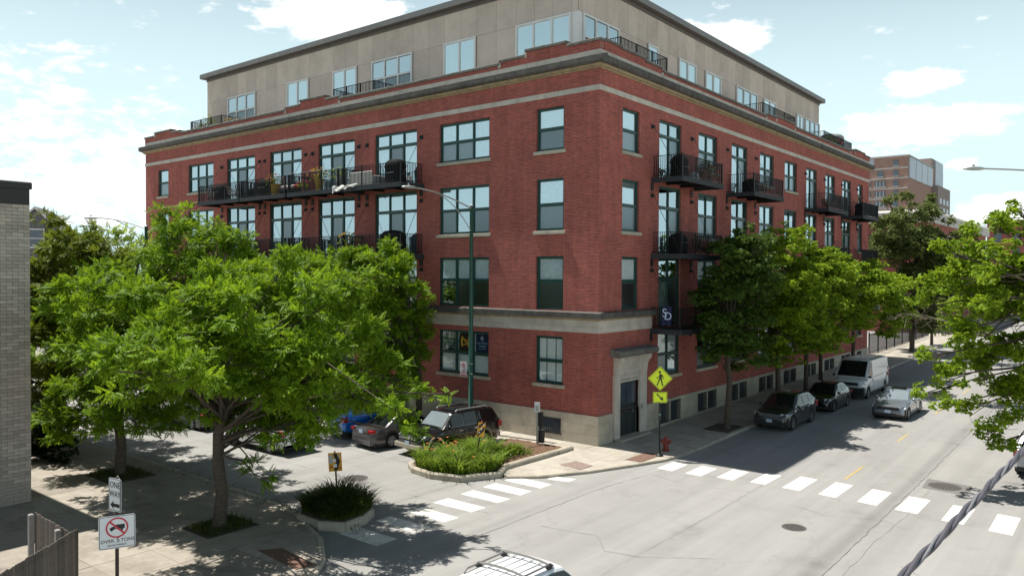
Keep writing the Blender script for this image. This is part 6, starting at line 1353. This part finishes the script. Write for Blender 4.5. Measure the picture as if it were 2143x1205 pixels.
def tree(name, label, base, r0, fork, lobes, leaf, kind='pinnate', size=.34, dens=210, seed=1, spread=.8, lean=(0, 0), group=None, tips=True, trunk_n=12, dead=None, deep=0, grow=1.0, bias=.5, flat=(1.35, 1.35, .46)):
    r = np.random.default_rng(seed); b = np.array(base, float); dep = depth(b); o = thing(name, label, 'tree', tuple(map(float, b)), 0, group); L_ = []
    for q in lobes:
        u, v, rp = q[:3]; do = (q[3] if len(q) > 3 else 0)+r.uniform(-1, 1)*spread; dd = dep+do; L_.append((at(u, v, dd)-b, rp*grow*dd/FPX))
        if deep and rp > 28 and r.uniform() < .62:
            dd = dep+(-1 if r.uniform() < bias else 1)*r.uniform(.5, 1)*deep; L_.append((at(u+r.normal()*12, v+r.normal()*12, dd)-b, rp*grow*.95*dd/FPX))
    top = np.array([lean[0], lean[1], fork]); g = MB(); cen = np.mean([c for c, _ in L_], axis=0); zt = max(c[2] for c, _ in L_)
    lead = np.array([cen[0]*.6, cen[1]*.6, fork+(zt-fork)*.72])
    pts = [(0, 0, -.05), (0, 0, .25)]+[tuple(top*t+np.array([r.normal()*.04, r.normal()*.04, 0])) for t in (.35, .7, 1.0)]+[tuple(top+(lead-top)*t+r.normal(size=3)*.08) for t in (.35, .7, 1)]
    rad = [r0*1.35, r0*1.08, r0, r0*.93, r0*.85, r0*.6, r0*.38, r0*.1]
    g.tube(pts, rad, trunk_n); br = MB()
    for c, rd in L_:
        t = r.uniform(.0, .75); s = top*(1-t)+lead*t if c[2] > fork+.5 else top*r.uniform(.75, 1); s = np.array(s); e = c+np.array([0, 0, -.15*rd]); L0 = np.linalg.norm(e-s); mid = s+(e-s)*.5+np.array([r.normal()*.12, r.normal()*.12, .1*L0]); r1 = max(.02, r0*.34*(1-.5*t))
        br.tube([tuple(s), tuple(s*.5+mid*.5+r.normal(size=3)*.04), tuple(mid), tuple(mid*.45+e*.55+r.normal(size=3)*.05), tuple(e)], [r1, r1*.8, r1*.6, r1*.42, r1*.2], 6)
        for _ in range(5):
            d = unit(r.normal(size=3)+np.array([0, 0, .2])); m2 = e+d*rd*.45+r.normal(size=3)*.05; br.tube([tuple(mid*.25+e*.75), tuple(m2), tuple(e+d*rd*.88)], [r1*.28, r1*.17, .005], 4)
    g.build('trunk', M['bark'], o, smooth=True); br.build('branches', M['bark'], o, smooth=True)
    V, F = foliage(L_, size, dens, kind, r, flat=np.array(flat)); link('crown', np_mesh('crown', V, F, leaf), o)
    if dead: 
        for (pa, ra, pb, rb, n) in dead:
            g = MB(); A_, B_ = at(*pa)-b, at(*pb)-b; g.tube([tuple(A_), tuple((A_+B_)/2+np.array([0, 0, .1])), tuple(B_)], [ra, (ra+rb)/2, rb], 6)
            for i in range(n):
                t = r.uniform(.15, 1); s = A_+(B_-A_)*t; d = unit(unit(B_-A_)*1.0+r.normal(size=3)*.55); ln = r.uniform(.5, 1.6)*(1.1-t*.5); e = s+d*ln
                g.tube([tuple(s), tuple((s+e)/2+r.normal(size=3)*.04), tuple(e)], [ra*.3, ra*.2, .004], 4)
                for _ in range(2): e2 = (s+e)/2+unit(d+r.normal(size=3)*.6)*ln*.5; g.tube([tuple((s+e)/2), tuple(e2)], [ra*.15, .003], 3)
            g.build('bare_branch', M['bark_dead'], o, smooth=True)
    return o
# side street
tree('street_tree', 'broad green tree with thick bare trunk beside the shaded crosswalk', (-2.81, -17.32, 0), .19, 2.9,
     [(460,800,85),(400,765,70),(370,700,60),(540,800,80),(620,770,80),(690,740,75),(740,690,65),(610,680,80),(530,670,80),(450,690,75),(560,610,55),(650,620,60),(480,610,55),(780,760,50),(720,800,52),(640,835,44),(800,815,36),(490,865,36),(560,870,34),(700,600,45),(420,850,40),(840,870,28,-.3),(750,590,40),(530,975,20,-.6),(560,1000,16,-.6),(870,905,16,-.3),(905,830,16,.2),(940,825,10,.2),(430,600,45),(590,560,40),(440,870,32),(520,890,22),(600,875,30),(380,810,42),(350,770,40),(330,740,30),(400,720,75,-3.5),(480,750,75,-3.6),(335,750,60,-3.2),(560,740,75,-3.2),(430,650,65,-3),(510,650,65,-3.2),(620,720,65,-3),(770,825,40,.3),(825,835,32,.3),(710,835,38,.3),(655,845,38,-.3),(600,890,32,-.5),(645,885,30,-.5),(560,905,22,-.5),(865,800,28,.5),(310,770,55,-5),(390,780,60,-5.2),(270,800,45,-5),(640,912,24,-.6),(590,918,24,-.6),(680,890,26,-.3),(240,740,50,-6),(320,720,55,-6.2),(190,770,42,-5.6)],
     M['ash_leaf'], 'pinnate', .255, 440, 3, 1.0, deep=3.6, grow=1.02)
tree('street_tree', 'green tree with slim dark trunk standing behind the one way sign', (-11.49, -16.41, 0), .19, 3.3,
     [(250,800,80),(180,760,70),(320,790,70),(210,680,75),(300,690,75),(380,640,65),(330,610,60),(250,620,65),(400,560,50),(350,540,45),(430,530,42),(480,520,40),(370,480,32),(340,445,20),(395,455,24),(440,490,30),(500,500,30),(250,870,40),(330,860,45),(510,560,40),(160,840,45),(450,580,45),(390,720,60),(180,720,65,-4.2),(220,700,80,-4.6),(300,720,75,-4.4),(180,640,65,-5),(260,640,65,-5),(340,680,65,-4.2),(240,780,60,-5.2),(330,790,50,-4.6),(200,880,40,-1),(290,885,36,-1),(120,870,40,0),(360,880,30,-1),(420,800,50,1),(150,900,34,.5)],
     M['ash_leaf'], 'pinnate', .28, 320, 5, 1.0, deep=3.6, grow=1.1)
tree('street_tree', 'olive green tree rising beside the buff brick building', (-20.5, -16.6, 0), .2, 3.6,
     [(110,560,55),(125,490,38),(105,460,25),(160,520,42),(90,640,55),(130,700,55),(90,780,55),(130,830,50),(200,545,45),(170,610,55),(80,850,45),(240,560,40),(210,500,30),(110,900,35),(180,680,45),(80,720,45),(75,600,45),(140,640,50),(75,900,34),(150,760,45)],
     M['olive_leaf'], 'pinnate', .29, 340, 7, 1.2, deep=2.4, grow=1.1)
tree('street_tree', 'pale green tree seen under the curved lamp arm beyond the olive tree', (-31, -15.8, 0), .2, 4.2,
     [(250,500,30),(285,520,30),(225,490,25),(270,560,35),(310,540,28),(200,560,35),(240,600,40),(320,600,35),(280,640,40)], M['lime_leaf'], 'pinnate', .4, 110, 9, 1.5)
tree('street_tree', 'green tree growing by the facade above the parked cars', (-9.3, -2.35, 0), .17, 3.2,
     [(830,570,42),(800,610,50),(855,620,36),(750,560,40),(700,560,42),(780,660,50),(860,680,38),(830,720,45),(720,640,50),(650,560,45),(800,760,45),(850,760,35),(770,540,30),(690,680,50),(815,530,25),(870,720,25),(600,590,45),(888,690,22),(880,740,26),(868,790,26),(845,800,30),(790,800,36),(868,650,28)],
     M['ash_leaf'], 'pinnate', .29, 290, 11, .9, deep=1.2, grow=1.08)
tree('street_tree', 'green tree by the far end of the street facade', (-24.5, -2.4, 0), .18, 3.6,
     [(560,600,45),(530,560,40),(500,610,45),(470,570,40),(540,660,50),(480,670,45),(600,650,40)], M['ash_leaf'], 'pinnate', .36, 200, 12, .9)
tree('evergreen_shrub', 'dark evergreen shrub low against the left pavement wall', (-17.5, -18.3, 0), .1, .8,
     [(100,930,40),(120,900,35),(85,900,35),(105,870,30),(130,940,30),(80,945,30)], M['spruce'], 'broad', .3, 260, 13, .5)
for k, (u, d_) in enumerate(((160, 75), (60, 95))):
    p_ = at(u, 600, d_); tree('street_tree', ('distant olive tree low on the left skyline' if k == 0 else 'distant tree behind the gabled house'), (float(p_[0]), float(p_[1]), 0), .25, 4,
     [(u, 520, 35), (u-25, 545, 35), (u+30, 540, 35), (u, 580, 45), (u+50, 570, 35), (u-40, 590, 35)], M['olive_leaf'], 'broad', .6, 60, 20+k, 2)
# avenue
tree('avenue_tree', 'dense green tree nearest the corner on the shaded avenue pavement', (3.0, 7.6, gh(7.6)), .15, 3.4,
     [(1530,545,52),(1500,615,55),(1555,620,60),(1520,690,52),(1570,560,50),(1590,520,36),(1555,500,28),(1515,560,38),(1500,680,38),(1575,680,45),(1540,740,35),(1490,740,26),(1600,600,45),(1480,640,26),(1485,700,26),(1590,730,35)], M['shaded_leaf'], 'broad', .25, 380, 31, .9, bias=.8, deep=1.6, grow=1.08)
tree('avenue_tree', 'bright green tree second from the corner over the grey crossover', (2.9, 15.0, gh(15)), .15, 3.4,
     [(1640,620,52),(1655,560,42),(1620,680,50),(1690,640,48),(1650,700,42),(1610,520,30),(1660,510,30),(1630,580,45),(1690,590,40),(1600,710,35),(1680,690,35),(1625,490,18),(1670,735,26),(1610,745,28),(1700,720,30)], M['lime_leaf'], 'broad', .26, 350, 32, .9, bias=.8, deep=3.2, grow=1.22)
tree('avenue_tree', 'bright green tree third along the avenue over the black sedan', (2.9, 20.0, gh(20)), .14, 3.4,
     [(1720,580,42),(1740,640,45),(1720,700,36),(1760,600,40),(1700,540,28),(1740,540,30),(1690,690,30),(1770,680,36)], M['lime_leaf'], 'broad', .28, 300, 33, .9, bias=.8, deep=3.2, grow=1.25)
tree('avenue_tree', 'slim trunked green tree beside the third avenue tree behind the white van', (2.9, 23.0, gh(23)), .13, 3.4,
     [(1790,620,42),(1800,580,34),(1830,650,40),(1780,680,30),(1820,600,32),(1770,560,25),(1850,610,30)], M['lime_leaf'], 'broad', .28, 300, 34, .9, bias=.8, deep=3.2, grow=1.25)
tree('avenue_tree', 'green tree fifth along the avenue beyond the white van', (2.9, 30.5, gh(30.5)), .14, 3.6,
     [(1850,600,34),(1870,640,34),(1830,560,26),(1880,610,26),(1860,680,28),(1890,660,22)], M['lime_leaf'], 'broad', .32, 220, 35, .9, bias=.8, deep=3.2, grow=1.25)
tree('avenue_tree', 'tall loose grey green tree before the brown tower block', (2.4, 52, gh(52)), .22, 5,
     [(1880,470,38),(1930,455,36),(1860,530,40),(1920,530,50),(1975,500,38),(1970,565,42),(2010,560,26),(2025,535,14),(1890,590,40),(1862,420,15),(1955,415,16),(1900,420,18),(2010,490,16),(1845,480,22),(1940,610,40),(2035,520,8),(1985,620,30),(1990,460,12),(1900,650,34),(1940,660,30),(1870,640,30),(1960,640,28)], M['dull_leaf'], 'broad', .36, 210, 36, 1.6, flat=(1.2, 1.2, .75), deep=2.0, grow=1.08)
tree('avenue_tree', 'small tree past the iron fence on the sunny pavement', (2.6, 60, gh(60)), .14, 3.2, [(1925,650,22),(1945,630,24),(1905,640,20),(1935,600,20),(1960,660,20)], M['lime_leaf'], 'broad', .4, 110, 37, 1.0)
tree('avenue_tree', 'large bright green tree overhanging the avenue from its right pavement', (19.3, 7.2, gh(7)), .26, 4.2,
     [(2100,570,50),(2060,530,40),(2120,480,30),(2000,570,42),(1965,600,34),(2050,630,50),(2110,660,50),(2130,440,18),(2000,690,40),(2080,740,50),(1950,740,24),(1945,815,22),(1990,780,32),(2060,810,42),(2115,810,42),(2090,880,36),(2060,905,22),(2030,850,30),(1970,850,16),(2110,930,24),(2130,740,40),(1985,520,28),(2030,490,24),(2150,600,60),(2180,700,60),(2160,820,50),(2030,580,42),(2080,470,22),(1935,640,18),(2010,740,35),(2190,560,60),(2230,650,60),(2060,590,45)],
     M['lime_leaf'], 'broad', .22, 520, 41, .9, flat=(1.25, 1.25, .66), deep=1.8, grow=1.12, dead=[((2110,718,31.5), .06, (1975,668,31.0), .03, 20), ((1990,675,31.0), .03, (1875,655,30.5), .006, 14), ((2143,790,31), .03, (2090,830,30.5), .008, 6)])
tree('avenue_tree', 'green tree farther up the right avenue pavement', (19.5, 30, gh(30)), .22, 4.2, [(2010,640,36),(2050,600,40),(2090,640,40),(2060,560,34),(2100,580,40),(2130,620,40),(1990,680,22),(2040,690,30),(2160,600,50)], M['lime_leaf'], 'broad', .34, 150, 42, 1.4)
tree('avenue_tree', 'green tree far up the right avenue pavement', (19.5, 58, gh(58)), .22, 4.5, [(1990,650,24),(2020,620,26),(2050,640,26),(2040,590,24),(1975,690,14)], M['dull_leaf'], 'broad', .42, 110, 43, 1.8)
